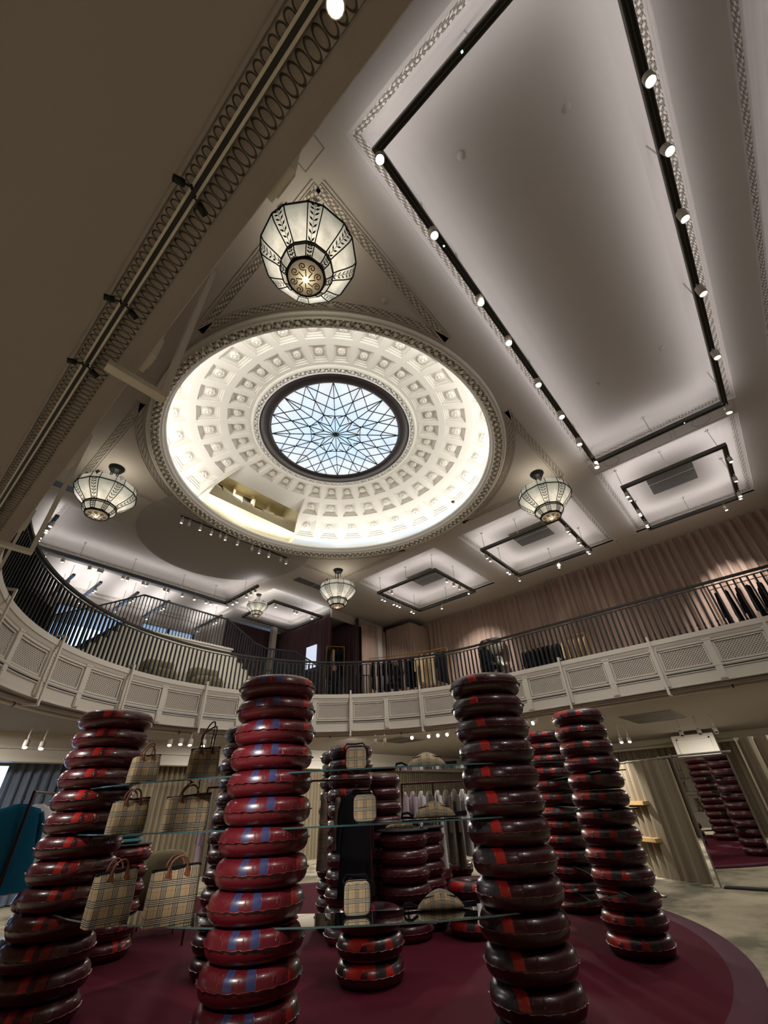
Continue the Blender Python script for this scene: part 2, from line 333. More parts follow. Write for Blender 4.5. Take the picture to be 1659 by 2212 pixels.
# ------------------------------------------------------------------ mesh helpers
class MB:
    def __init__(s): s.v = []; s.f = []; s.uv = {}; s.sm = set(); s.mi = {}
    def quad(s, a, b, c, d, uv=None, smooth=False):
        i = len(s.v); s.v += [tuple(a), tuple(b), tuple(c), tuple(d)]; s.f.append((i, i+1, i+2, i+3))
        if uv: s.uv[len(s.f)-1] = uv
        if smooth: s.sm.add(len(s.f)-1)
    def poly(s, pts):
        i = len(s.v); s.v += [tuple(p) for p in pts]; s.f.append(tuple(range(i, i+len(pts))))
    def box(s, x0, x1, y0, y1, z0, z1, M=None):
        P = [Vector(p) for p in ((x0, y0, z0), (x1, y0, z0), (x1, y1, z0), (x0, y1, z0), (x0, y0, z1), (x1, y0, z1), (x1, y1, z1), (x0, y1, z1))]
        if M is not None: P = [M @ p for p in P]
        i = len(s.v); s.v += [tuple(p) for p in P]
        s.f += [tuple(i+k for k in q) for q in ((3, 2, 1, 0), (4, 5, 6, 7), (0, 1, 5, 4), (1, 2, 6, 5), (2, 3, 7, 6), (3, 0, 4, 7))]
        return s
    def bar(s, a, b, w, h=None):      # box between two points, w wide, h tall
        a = Vector(a); b = Vector(b); d = b-a; L = d.length
        if L < 1e-6: return s
        h = h or w; q = d.to_track_quat('X', 'Z'); M = Matrix.Translation(a) @ q.to_matrix().to_4x4()
        return s.box(0, L, -w/2, w/2, -h/2, h/2, M)
    def grid(s, rows, closed_u=False, closed_v=False, smooth=True, uvs=None):
        nr, nc = len(rows), len(rows[0]); i = len(s.v)
        for r in rows: s.v += [tuple(p) for p in r]
        for a in range(nr if closed_v else nr-1):
            for b in range(nc if closed_u else nc-1):
                a2 = (a+1) % nr; b2 = (b+1) % nc
                s.f.append((i+a*nc+b, i+a*nc+b2, i+a2*nc+b2, i+a2*nc+b))
                if smooth: s.sm.add(len(s.f)-1)
                if uvs:
                    s.uv[len(s.f)-1] = [uvs(a, b), uvs(a, b+1), uvs(a+1, b+1), uvs(a+1, b)]
        return s
    def tube(s, pts, r, n=8, cap=True):
        pts = [Vector(p) for p in pts]; rows = []
        rs = r if isinstance(r, (list, tuple)) else [r]*len(pts)
        up = Vector((0, 0, 1))
        for k, p in enumerate(pts):
            d = (pts[min(k+1, len(pts)-1)]-pts[max(k-1, 0)]).normalized()
            a = d.cross(up)
            if a.length < 1e-3: a = d.cross(Vector((0, 1, 0)))
            a.normalize(); b = a.cross(d).normalized()
            rows.append([p+a*rs[k]*math.cos(2*PI*j/n)+b*rs[k]*math.sin(2*PI*j/n) for j in range(n)])
        s.grid(rows, closed_u=True)
        if cap: s.poly(rows[0][::-1]); s.poly(rows[-1])
        return s
    def lathe(s, prof, n=24, c=(0, 0, 0), a0=0, a1=2*PI, smooth=True):
        full = abs(a1-a0-2*PI) < 1e-6; m = n if full else n+1
        rows = [[(c[0]+r*math.cos(a0+(a1-a0)*j/n), c[1]+r*math.sin(a0+(a1-a0)*j/n), c[2]+z) for j in range(m)] for r, z in prof]
        L = [0]
        for k in range(1, len(prof)): L.append(L[-1]+math.hypot(prof[k][0]-prof[k-1][0], prof[k][1]-prof[k-1][1]))
        rm = max(p[0] for p in prof)
        return s.grid(rows, closed_u=full, smooth=smooth, uvs=lambda a, b: ((a0+(a1-a0)*b/n)*rm, L[a]/max(L[-1], 1e-6)))
    def build(s, name, mat, parent=None, loc=None, smooth_all=False):
        me = bpy.data.meshes.new(name); me.from_pydata(s.v, [], s.f)
        if s.uv:
            ul = me.uv_layers.new(name='UVMap')
            for p in me.polygons:
                u = s.uv.get(p.index)
                if u:
                    for k, li in enumerate(p.loop_indices): ul.data[li].uv = u[k]
        me.polygons.foreach_set('use_smooth', [smooth_all or (i in s.sm) for i in range(len(me.polygons))])
        for m in (mat if isinstance(mat, list) else [mat]): me.materials.append(m)
        if s.mi:
            for i, m in s.mi.items(): me.polygons[i].material_index = m
        me.validate(); me.update()
        o = bpy.data.objects.new(name, me); C.objects.link(o)
        if parent: o.parent = parent
        if loc: o.location = loc
        return o
def tag(o, label=None, cat=None, group=None, kind=None):
    if label: o['label'] = label
    if cat: o['category'] = cat
    if group: o['group'] = group
    if kind: o['kind'] = kind
    return o
def thing(name, label, cat, loc=(0, 0, 0), rz=0, group=None):
    o = bpy.data.objects.new(name, None); C.objects.link(o); o.location = loc; o.rotation_euler = (0, 0, rz); o.empty_display_size = .1
    return tag(o, label, cat, group)
def struct(name, mb, mat, label=None, parent=None):
    o = mb.build(name, mat, parent); tag(o, label, None if parent else 'room', None, 'structure'); return o
def copy_tree(o, parent=None):
    c = o.copy(); C.objects.link(c); c.parent = parent
    for ch in list(o.children): copy_tree(ch, c)
    return c
ORD = ['first', 'second', 'third', 'fourth', 'fifth', 'sixth', 'seventh', 'eighth', 'ninth', 'tenth', 'eleventh', 'twelfth', 'thirteenth',
       'fourteenth', 'fifteenth', 'sixteenth', 'seventeenth', 'eighteenth', 'nineteenth', 'twentieth']

# ------------------------------------------------------------------ the U-shaped gallery opening
OC = (5.97, 6.06); OR = 5.78
def upath(off=0, step=3.0, y0=-6., d=.5, full=True):      # off > 0 is away from the void
    r = OR+off; pts = []; n = int((OC[1]-y0)/d)
    for k in range(n): pts.append((OC[0]-r, y0+(OC[1]-y0)*k/n))
    m = int(180/step)
    for k in range(m+1):
        a = PI-PI*k/m; pts.append((OC[0]+r*math.cos(a), OC[1]+r*math.sin(a)))
    for k in range(1, n+1): pts.append((OC[0]+r, OC[1]-(OC[1]-y0)*k/n))
    return pts
def sweep(name, prof, mat, kind='structure', label=None, parent=None, step=3.0, smooth=False, closed=False, mb=None):
    """prof: [(offset away from the void, z)], swept along the opening"""
    paths = [upath(o, step) for o, z in prof]; base = upath(0, step)
    S = [0]
    for k in range(1, len(base)): S.append(S[-1]+math.dist(base[k], base[k-1]))
    L = [0]
    for k in range(1, len(prof)): L.append(L[-1]+math.dist(prof[k], prof[k-1]))
    if closed: paths.append(paths[0]); prof = prof+[prof[0]]; L.append(L[-1]+.1)
    rows = [[(x, y, z) for x, y in paths[i]] for i, (o, z) in enumerate(prof)]
    mb = mb or MB()
    mb.grid(rows, smooth=smooth, uvs=lambda a, b: (S[min(b, len(S)-1)], L[a]/max(L[-1], 1e-6)))
    if name is None: return mb
    o = mb.build(name, mat, parent)
    if kind: o['kind'] = kind
    if label: o['label'] = label
    if not parent and kind: o['category'] = 'room'
    return o
ZB, ZL = EYE+1.83, EYE+2.88         # underside and ledge of the gallery
def ring_slab(z, X0, X1, Y0, Y1, name, mat, label):
    mb = MB(); b = upath(0, 3.0); inner = []; outer = []
    n = len(b)
    for k, (x, y) in enumerate(b):
        if y <= OC[1]+1e-6 and (x < OC[0]-OR+.01 or x > OC[0]+OR-.01): dx, dy = (-1 if x < OC[0] else 1), 0
        else: dx, dy = (x-OC[0])/OR, (y-OC[1])/OR
        t = 1e9
        if dx > 1e-6: t = min(t, (X1-x)/dx)
        if dx < -1e-6: t = min(t, (X0-x)/dx)
        if dy > 1e-6: t = min(t, (Y1-y)/dy)
        inner.append((x, y, z)); outer.append((x+dx*t, y+dy*t, z))
    mb.grid([inner, outer], smooth=False)
    for k in range(n-1):
        a, c = outer[k], outer[k+1]
        if abs(a[0]-c[0]) > 1e-3 and abs(a[1]-c[1]) > 1e-3:
            mb.poly([a, c, (X0 if a[0] < OC[0] else X1, Y1, z)])
    return struct(name, mb, mat, label)
GX0, GX1, GY0, GY1 = -4.5, 25.0, -6., 15.8
ring_slab(ZB+.005, GX0, GX1, GY0, GY1, 'ceiling_lower', SOFFIT, 'smooth taupe ceiling under the gallery')
ring_slab(ZL-.02, -4.5, 18.0, -6., 24., 'floor_gallery', CREAM, 'floor of the upper gallery behind the railing')
# fascia in strips, each its own look
fasc = sweep('trim_1', [(.0, ZB), (.0, ZB+.03), (.012, ZB+.04), (.012, ZB+.22), (-.02, ZB+.24), (-.02, ZB+.255)], WHITE, label='white lower band of the gallery front')
sweep('trim_band', [(-.005, ZB+.255), (-.005, ZB+.28)], BLACK, parent=fasc)
sweep('trim_band', [(-.02, ZB+.28), (-.035, ZB+.30), (-.035, ZB+.33), (.03, ZB+.34)], WHITE, parent=fasc)
sweep('trim_band', [(.03, ZB+.34), (.03, ZB+.80)], WHITE, parent=fasc)
sweep('trim_band', [(.03, ZB+.80), (-.02, ZB+.815), (-.02, ZB+.85), (-.035, ZB+.87), (-.06, ZB+.93), (-.08, ZB+.94), (-.08, ZL), (.3, ZL)], WHITE, parent=fasc)
# flat soffit bands with carved friezes
fr = sweep('trim_2', [(.0, ZB), (.03, ZB-.005), (.08, ZB-.005), (.086, ZB)], SOFFIT, label='plain moulded edge under the gallery')
sweep('trim_frieze', [(.088, ZB-.002), (.158, ZB-.002)], OVAL, parent=fr)
sweep('trim_frieze', [(.178, ZB-.002), (.228, ZB-.002)], OVAL, parent=fr)
sweep('trim_bead', [(.232, ZB), (.236, ZB-.006), (.246, ZB-.006), (.25, ZB)], SOFFIT, parent=fr)
# lattice panels and pilasters every 22.5 degrees / 2.19 m, halved
def ustation(s):      # s = stations of half a bay, 0 at far right straight y=3.87-ish ... returns point, outward normal
    H = OR*math.radians(11.25)
    if s < 0: return (OC[0]+OR, OC[1]+s*1.095), (1, 0)
    if s > 16: return (OC[0]-OR, OC[1]-(s-16)*1.095), (-1, 0)
    a = math.radians(11.25*s); return (OC[0]+OR*math.cos(a), OC[1]+OR*math.sin(a)), (math.cos(a), math.sin(a))
pil = MB(); nst = list(range(-9, 24))
pan_frames = MB()
for s in nst:
    (x, y), (nx, ny) = ustation(s); M = Matrix(((-ny, nx, 0, x), (nx, ny, 0, y), (0, 0, 1, 0), (0, 0, 0, 1)))
    pil.box(-.07, .07, -.03, .05, ZB+.03, ZB+.86, M); pil.box(-.05, .05, -.04, 0, ZB+.05, ZB+.2, M); pil.box(-.09, .09, -.04, .05, ZB+.84, ZB+.9, M)
struct('trim_pilaster', pil, WHITE, None, fasc)
for s in nst[:-1]:
    mb = MB(); K = 6; pts = []
    for k in range(K+1):
        (x, y), (nx, ny) = ustation(s+(k/K)*.82+.09); pts.append((x+nx*.022, y+ny*.022, nx, ny))
    u = 0
    for k in range(K):
        a, b = pts[k], pts[k+1]; L = math.dist(a[:2], b[:2])
        mb.quad((a[0], a[1], ZB+.38), (b[0], b[1], ZB+.38), (b[0], b[1], ZB+.77), (a[0], a[1], ZB+.77), uv=[(u, 0), (u+L, 0), (u+L, .39), (u, .39)]); u += L
        for z0, z1 in ((ZB+.355, ZB+.38), (ZB+.77, ZB+.795)):
            pan_frames.bar((a[0]-a[2]*.01, a[1]-a[3]*.01, (z0+z1)/2), (b[0]-b[2]*.01, b[1]-b[3]*.01, (z0+z1)/2), .03, z1-z0)
    for q in (pts[0], pts[-1]): pan_frames.bar((q[0]-q[2]*.01, q[1]-q[3]*.01, ZB+.355), (q[0]-q[2]*.01, q[1]-q[3]*.01, ZB+.795), .03, .03)
    struct('trim_lattice_panel', mb, LATT, None, fasc)
struct('trim_panel_frame', pan_frames, WHITE, None, fasc)
# white bracket frames standing off the gallery front
BR = []
for s in range(-8, 23, 2):
    (x, y), (nx, ny) = ustation(s)
    M = Matrix(((-ny, -nx, 0, x), (nx, -ny, 0, y), (0, 0, 1, 0), (0, 0, 0, 1)))     # local y points into the void
    if not BR:
        mb = MB(); mb.box(-.026, .026, .12, .15, ZB-.14, ZL+.10); mb.box(-.026, .026, -.10, .12, ZL+.07, ZL+.10); mb.box(-.026, .026, -.12, .12, ZB-.14, ZB-.11)
        o = mb.build('bracket_frame', WHITE); 
    else: o = BR[0].copy(); C.objects.link(o)
    o.matrix_world = M; BR.append(o)
    k = (s+8)//2
    side = 'right straight side' if s < 0 else ('left straight side' if s > 16 else 'curve')
    tag(o, f'white flat metal bracket frame on the gallery front, {ORD[k]} counting from the right end', 'bracket', 'white brackets round the gallery')
# pipe and light rail below the soffit
pm = MB(); P = [p for p in upath(.30, 3.0) if p[1] > 8.6 or p[0] > 6]
pm.tube([(x, y, ZB-.10) for x, y in P], .035, 8); po = pm.build('ceiling_pipe', WHITE); tag(po, 'white pipe curving under the gallery beside the light rail', 'pipe')
cb = None
for k in range(6, len(P)-2, 7):
    x, y = P[k]; x2, y2 = P[k+1]; d = Vector((x2-x, y2-y, 0)).normalized()*.012
    cb = MB().tube([(x-d.x, y-d.y, ZB-.10), (x+d.x, y+d.y, ZB-.10)], .042, 10); cb.build('pipe_clip', BLACK, po)
rail = thing('light_rail', 'curved white light rail running under the gallery edge', 'light track')
pts = upath(.185, 3.0); mb = MB()
sw = sweep(None, [(.165, ZB-.03), (.165, ZB-.07), (.174, ZB-.07), (.174, ZB-.062), (.190, ZB-.062), (.190, ZB-.07), (.199, ZB-.07), (.199, ZB-.03), (.165, ZB-.03)], None)
sw.build('housing', WHITE, rail)
sweep('slot', [(.1742, ZB-.066), (.1898, ZB-.066)], RAIL, None, parent=rail)

# ------------------------------------------------------------------ railing on the gallery
RZ = EYE+3.90; RO = -.0+.08-.2+.0
railing = thing('gallery_railing', 'black iron railing of upright bars around the curved gallery', 'railing')
sweep('handrail', [(-.035, RZ-.03), (.035, RZ-.03), (.035, RZ+.02), (-.035, RZ+.02)], BLACK, None, parent=railing, closed=True)
sweep('top_rail', [(-.012, RZ-.10), (.012, RZ-.10), (.012, RZ-.08), (-.012, RZ-.08)], BLACK, None, parent=railing, closed=True)
bal = MB(); bal.box(-.018, .018, -.018, .018, 0, RZ-.08-ZL); bal.lathe([(.014, 0), (.026, 0), (.026, .05), (.016, .08), (.024, .12), (.024, .15), (.013, .19)], 8)
def upos(s):      # metre position along the opening -> point + angle
    A = OC[1]+6.; B = PI*OR
    if s < A: return (OC[0]-OR, -6.+s, PI/2)
    if s < A+B: a = PI-(s-A)/OR; return (OC[0]+OR*math.cos(a), OC[1]+OR*math.sin(a), a)
    return (OC[0]+OR, OC[1]-(s-A-B), 0)
tot = 2*(OC[1]+6.)+PI*OR; spacing = .128; P = []
s = 10.2
while s < tot-.1: P.append(upos(s)); s += spacing
P.sort(key=lambda p: math.hypot(p[0], p[1]) + (0 if p[1] > 1 or p[0] > 5 else 50))
first = None
for p in P[:100]:
    if first is None: o = first = bal.build('baluster', BLACK, railing)
    else: o = first.copy(); C.objects.link(o)
    o.location = (p[0], p[1], ZL); o.rotation_euler = (0, 0, p[2])
rest = MB()
for p in P[100:]:
    M = Matrix.Translation((p[0], p[1], ZL)) @ Matrix.Rotation(p[2], 4, 'Z')
    rest.box(-.018, .018, -.018, .018, 0, RZ-.08-ZL, M); rest.box(-.024, .024, -.024, .024, 0, .05, M); rest.box(-.02, .02, -.02, .02, .11, .16, M)
rb = rest.build('baluster', BLACK, railing); rb['kind'] = 'stuff'

# ------------------------------------------------------------------ upper ceiling with coffers
ZC = EYE+7.6
COF = [(1.10, 10.66, -2.27, 1.27), (11.3, 15.72, -2.25, 1.25), (11.3, 15.72, 2.06, 6.08), (11.3, 15.72, 7.02, 11.1), (1.28, 8.62, 13.3, 16.6),
       (9.18, 12.45, 13.95, 16.9), (1.10, 15.72, -6.0, -2.95), (1.3, 9.3, 17.05, 19.7), (-3.5, .3, -2.27, 1.27), (-3.5, .4, 13.3, 16.6)]
xs = sorted({-4.5, 18.0, DC[0]-4.72, DC[0]+4.72} | {c[0] for c in COF} | {c[1] for c in COF})
ys = sorted({-6.0, 24.0, DC[1]-4.72, DC[1]+4.72} | {c[2] for c in COF} | {c[3] for c in COF})
mb = MB()
for i in range(len(xs)-1):
    for j in range(len(ys)-1):
        cx, cy = (xs[i]+xs[i+1])/2, (ys[j]+ys[j+1])/2
        if any(a < cx < b and c < cy < d for a, b, c, d in COF) or (abs(cx-DC[0]) < 4.72 and abs(cy-DC[1]) < 4.72): continue
        mb.quad((xs[i], ys[j], ZC), (xs[i], ys[j+1], ZC), (xs[i+1], ys[j+1], ZC), (xs[i+1], ys[j], ZC))
# square with the round hole
N = 96; ri = []; ro = []
for k in range(N+1):
    a = 2*PI*k/N; c, s_ = math.cos(a), math.sin(a); t = 4.72/max(abs(c), abs(s_))
    ri.append((DC[0]+4.70*c, DC[1]+4.70*s_, ZC)); ro.append((DC[0]+t*c, DC[1]+t*s_, ZC))
mb.grid([ri, ro], smooth=False)
ceil = struct('ceiling', mb, PLASTER, 'pale plaster ceiling beams around the dome')
def rect_loop(x0, x1, y0, y1, z, d): return [(x0+d, y0+d, z), (x1-d, y0+d, z), (x1-d, y1-d, z), (x0+d, y1-d, z)]
def rect_prof(mb, rc, prof):
    L = [rect_loop(*rc, ZC+z, d) for d, z in prof]
    for a in range(len(L)-1):
        for k in range(4):
            p, q = L[a][k], L[a][(k+1) % 4]; r, t = L[a+1][(k+1) % 4], L[a+1][k]
            ln = math.dist(p, q); mb.quad(p, q, r, t, uv=[(0, 0), (ln, 0), (ln, 1), (0, 1)])
for n, rc in enumerate(COF):
    m = MB(); rect_prof(m, rc, [(0, 0), (0, .05), (.03, .055), (.03, .07), (.06, .075)]); rect_prof(m, rc, [(.15, .10), (.17, .105), (.17, .13), (.20, .14), (.24, .17), (.30, .20), (.42, .235), (.60, .25)])
    x0, x1, y0, y1 = rc; d = .60
    m.quad((x0+d, y0+d, ZC+.25), (x0+d, y1-d, ZC+.25), (x1-d, y1-d, ZC+.25), (x1-d, y0+d, ZC+.25))
    o = struct('ceiling_coffer', m, PLASTER, None, ceil)
    m = MB(); rect_prof(m, rc, [(.06, .075), (.15, .10)]); m.build('coffer_frieze', LEAF, ceil)['kind'] = 'structure'
# thin framed panels on the beams
m = MB()
def frame_line(pts, w=.012, z=ZC-.004, mb=None):
    for a, b in zip(pts, pts[1:]): mb.bar((*a, z), (*b, z), w, .008)
for x0, x1, y0, y1 in ((10.72, 11.24, -2.2, -.9), (10.72, 11.24, .1, 1.25), (10.72, 11.24, -.8, 0), (-.2, .95, -2.1, -.6), (.5, 1.0, 1.6, 2.0), (15.8, 16.9, 1.35, 2.0)):
    frame_line([(x0, y0), (x1, y0), (x1, y1), (x0, y1), (x0, y0)], mb=m)
for cx, cy, r in ((10.98, .68, .2), (10.98, -1.5, .2), (.4, -1.3, .3)):
    frame_line([(cx+r*math.cos(a*PI/8), cy+r*math.sin(a*PI/8)) for a in range(17)], mb=m)
struct('ceiling_panel_frame', m, SOFFIT, None, ceil)
# triangular mouldings between square and dome
for qx, qy in ((-1, -1), (1, -1), (1, 1), (-1, 1)):
    s_ = 4.70; Rr_ = 4.87; t0 = math.sqrt(Rr_**2-s_**2)
    a0 = math.atan2(t0, s_); a1 = PI/2-a0
    pts = [(s_, s_), (s_, t0)]+[(Rr_*math.cos(a0+(a1-a0)*k/24), Rr_*math.sin(a0+(a1-a0)*k/24)) for k in range(25)]+[(t0, s_), (s_, s_)]
    pts = [(DC[0]+qx*x, DC[1]+qy*y) for x, y in pts]
    m = MB(); u = 0
    for a, b in zip(pts, pts[1:]):
        L = math.dist(a, b)
        if L < 1e-4: continue
        nx, ny = -(b[1]-a[1])/L, (b[0]-a[0])/L
        for w0, w1 in ((-.055, .055),):
            m.quad((a[0]+nx*w0, a[1]+ny*w0, ZC-.010), (b[0]+nx*w0, b[1]+ny*w0, ZC-.010), (b[0]+nx*w1, b[1]+ny*w1, ZC-.010), (a[0]+nx*w1, a[1]+ny*w1, ZC-.010), uv=[(u, 0), (u+L, 0), (u+L, 1), (u, 1)])
        u += L
    m.build('ceiling_moulding', LEAF, ceil)['kind'] = 'structure'
    m = MB()
    for off in (-.07, .07, .12):
        for a, b in zip(pts, pts[1:]):
            L = math.dist(a, b)
            if L < 1e-4: continue
            nx, ny = -(b[1]-a[1])/L*off, (b[0]-a[0])/L*off
            m.bar((a[0]+nx, a[1]+ny, ZC-.008), (b[0]+nx, b[1]+ny, ZC-.008), .016, .016)
    struct('ceiling_moulding_bead', m, PLASTER, None, ceil)
# the round dropped panel beyond the dome
m = MB(); Pd = []
for k in range(0, 121):
    a = -.6+(PI+1.2)*k/120; p = (5.9+2.88*math.cos(a), 12.0+2.88*math.sin(a))
    if math.dist(p, DC) > 4.86: Pd.append(p)
aS = math.atan2(Pd[0][1]-DC[1], Pd[0][0]-DC[0]); aE = math.atan2(Pd[-1][1]-DC[1], Pd[-1][0]-DC[0])
inn = [(DC[0]+4.86*math.cos(aS+(aE-aS)*k/(len(Pd)-1)), DC[1]+4.86*math.sin(aS+(aE-aS)*k/(len(Pd)-1))) for k in range(len(Pd))]
m.grid([[(*p, ZC-.012) for p in inn], [(*p, ZC-.012) for p in Pd], [(*p, ZC+.16) for p in Pd]], smooth=False); struct('ceiling_disc', m, SOFFIT, None, ceil)

# ------------------------------------------------------------------ dome
def zd(r): return ZC+.37+1.4*math.sqrt(max(0, 1-(r/4.9)**2))
def dpt(r, a, lift=0):
    e = .01; z = zd(r); nz = (zd(r-e)-zd(r+e))/(2*e); n = Vector((nz, 1)).normalized()
    return (DC[0]+(r+n.x*lift)*math.cos(a), DC[1]+(r+n.x*lift)*math.sin(a), z+n.y*lift)
dome = thing('ceiling_dome', 'shallow white coffered dome around the glass skylight', 'room', (0, 0, 0)); dome['kind'] = 'structure'
US = [(0, 0), (.13, 0), (.135, 1), (.19, 1), (.195, 2), (.25, 2), (.255, 3), (.745, 3), (.75, 2), (.805, 2), (.81, 1), (.865, 1), (.87, 0), (1, 0)]
TIERS = [(2.46, 3.20), (3.20, 3.97), (3.97, 4.80)]
PH = math.radians(11.25); REC = range(6, 10)
m = MB()
for k in range(32):
    a0 = (k-.07)*PH
    for ti, (r0, r1) in enumerate(TIERS):
        if k in REC and ti > 0: continue
        rows = []
        for v, lv in US:
            rows.append([dpt(r0+(r1-r0)*v, a0+PH*u, .034*min(lu, lv)) for u, lu in US])
        m.grid(rows, smooth=False)
struct('dome_coffers', m, PLASTERW, None, dome)
ros = MB(); ros.lathe([(0, -.085), (.03, -.08), (.045, -.06), (.05, -.045), (.07, -.06), (.10, -.055), (.125, -.02), (.13, .03)], 16, smooth=True)
for j in range(8):
    a = j*PI/4; ros.lathe([(0, -.07), (.02, -.06), (.035, -.03), (.036, 0)], 8, (.095*math.cos(a), .095*math.sin(a), 0))
r0_ = None
for k in range(32):
    for ti, rr in enumerate((2.83, 3.585, 4.37)):
        if k in REC and ti > 0: continue
        p = dpt(rr, (k+.43)*PH, .085); q = Vector(p)-Vector(dpt(rr, (k+.43)*PH, 0))
        if r0_ is None: r0_ = o = ros.build('rosette', PLASTERW, dome); o['kind'] = 'structure'
        else: o = r0_.copy(); C.objects.link(o)
        o.location = p; o.rotation_euler = q.to_track_quat('Z', 'Y').to_euler(); sc_ = (.78, .92, 1.05)[ti]; o.scale = (sc_,)*3
# inner moulding to the skylight
m = MB(); ZF = zd(2.46); m.lathe([(2.46, ZF), (2.44, ZF-.05), (2.38, ZF-.06), (2.35, ZF-.02), (2.33, ZF-.02)], 128, (*DC, 0)); m.lathe([(2.27, ZF-.05), (2.26, ZF-.065), (2.235, ZF-.065), (2.23, ZF+.05)], 128, (*DC, 0)); struct('dome_moulding', m, PLASTERW, None, dome)
m = MB(); m.lathe([(2.36, ZF-.02), (2.31, ZF-.045), (2.26, ZF-.03)], 160, (*DC, 0)); struct('dome_frieze', m, LEAFW, None, dome)
lv = MB()
for k in range(56):
    a = 2*PI*k/56
    for da, rr, s_ in ((0, 2.32, .05), (.045, 2.295, .032), (-.04, 2.35, .03)):
        lv.lathe([(0, -.045), (s_*.6, -.035), (s_, 0)], 6, (DC[0]+rr*math.cos(a+da), DC[1]+rr*math.sin(a+da), ZF-.03))
struct('dome_leaf_relief', lv, PLASTERW, None, dome)
# outer ring with leaves and the lamp trough
m = MB(); m.lathe([(4.74, 0), (4.74, -.05), (4.70, -.075), (4.67, -.05), (4.655, -.085), (4.63, -.095)], 160, (*DC, ZC)); m.lathe([(4.45, -.04), (4.43, .0), (4.40, .0), (4.39, .06), (4.37, .09), (4.34, .10), (4.335, .16), (4.37, .18), (4.42, .12), (4.86, .12), (4.88, .3), (4.88, .75)], 160, (*DC, ZC))
struct('dome_ring', m, PLASTERW, None, dome)
m = MB(); m.lathe([(4.63, -.095), (4.55, -.085), (4.48, -.065), (4.45, -.04)], 200, (*DC, ZC)); struct('dome_ring_frieze', m, LEAFG, None, dome)
lv = MB()
for k in range(150):
    a = 2*PI*k/150; s_ = .055
    cx, cy = DC[0]+4.56*math.cos(a), DC[1]+4.56*math.sin(a)
    lv.lathe([(0, -.075), (.025, -.06), (.055, -.01)], 6, (cx, cy, ZC-.06)); a += PI/150
    lv.lathe([(0, -.05), (.02, -.04), (.035, -.0)], 6, (DC[0]+4.475*math.cos(a), DC[1]+4.475*math.sin(a), ZC-.045))
    lv.lathe([(0, -.03), (.02, -.025), (.03, -.0)], 5, (DC[0]+4.63*math.cos(a), DC[1]+4.63*math.sin(a), ZC-.09))
struct('dome_ring_leaves', lv, PLASTERW, None, dome)
# alcove cut through the dome on the far side
aA, aB = (6-.07)*PH, (10-.07)*PH; am = (aA+aB)/2; hw = (aB-aA)/2
def loc_(d, t, z): # d = distance from dome centre along the alcove axis, t = sideways
    return (DC[0]+d*math.cos(am)-t*math.sin(am), DC[1]+d*math.sin(am)+t*math.cos(am), z)
m = MB(); n = 16; dch = 3.70; zch = ZC+1.30
arc = [dpt(3.20, aA+(aB-aA)*k/n) for k in range(n+1)]
tw = dch*math.tan(hw)
chord = [loc_(dch, -tw+2*tw*k/n, zch) for k in range(n+1)]
m.grid([arc, chord], smooth=False)
for a_, sg in ((aA, -1), (aB, 1)):
    m.poly([dpt(3.2, a_), dpt(3.6, a_), dpt(4.0, a_), dpt(4.4, a_), dpt(4.8, a_), (DC[0]+4.85*math.cos(a_), DC[1]+4.85*math.sin(a_), ZC+.12), loc_(dch, sg*tw, zch)])
struct('dome_alcove_hood', m, PLASTERW, None, dome)
m = MB(); W_ = 1.95; db = 5.45; zt_ = ZC+2.4
m.quad(loc_(dch, -tw, zt_), loc_(dch, tw, zt_), loc_(db, W_, zt_), loc_(db, -W_, zt_))                 # alcove ceiling
m.quad(loc_(dch, -tw, zch), loc_(dch, tw, zch), loc_(dch, tw, zt_), loc_(dch, -tw, zt_))
m.quad(loc_(db, -W_, ZC+.1), loc_(db, W_, ZC+.1), loc_(db, W_, zt_), loc_(db, -W_, zt_))             # back wall
for sg in (-1, 1):
    m.quad(loc_(dch, sg*tw, zch), loc_(db, sg*W_, zch-.6), loc_(db, sg*W_, zt_), loc_(dch, sg*tw, zt_)); m.quad(loc_(4.2, sg*4.2*math.tan(hw), ZC+.4), loc_(db, sg*W_, ZC+.4), loc_(db, sg*W_, zt_), loc_(dch, sg*tw, zch))
m.quad(loc_(4.0, -1.7, ZC+.6), loc_(4.0, 1.7, ZC+.6), loc_(db, 1.95, ZC+.6), loc_(db, -1.95, ZC+.6))
M_ = Matrix(((math.cos(am), -math.sin(am), 0, DC[0]), (math.sin(am), math.cos(am), 0, DC[1]), (0, 0, 1, 0), (0, 0, 0, 1)))
for t in (-1.2, -.5, .35, 1.05): m.box(5.2, db-.01, t-.04, t+.04, ZC+1.6, zt_, M_)
struct('dome_alcove', m, CREAM, None, dome)
for t, w_, z0, z1 in ((.95, .22, 1.95, 2.25), (.45, .25, 1.8, 2.1), (-.3, .16, 1.9, 2.25), (-.75, .26, 1.75, 2.05)):
    m = MB(); m.box(db-.05, db-.02, t-w_, t+w_, ZC+z0, ZC+z1, M_); struct('dome_niche_shade', m, BLACK, None, dome)  # flat black panels stand in for the shade inside niches
m = MB()
for k in range(32):
    a = aA+(aB-aA)*k/32; b = aA+(aB-aA)*(k+1)/32
    top_ = 4.25+(.05 if (k//4) % 2 else 0); bt = .05 if (k//4) % 2 else 0
    m.grid([[dpt(r_, a), dpt(r_, b)] for r_ in (4.80, 4.7, 4.6, 4.5, 4.4, top_)], smooth=False)
    m.grid([[dpt(top_, a), dpt(top_, b)], [dpt(top_, a, .18), dpt(top_, b, .18)]], smooth=False)
struct('dome_alcove_parapet', m, CREAM, None, dome)

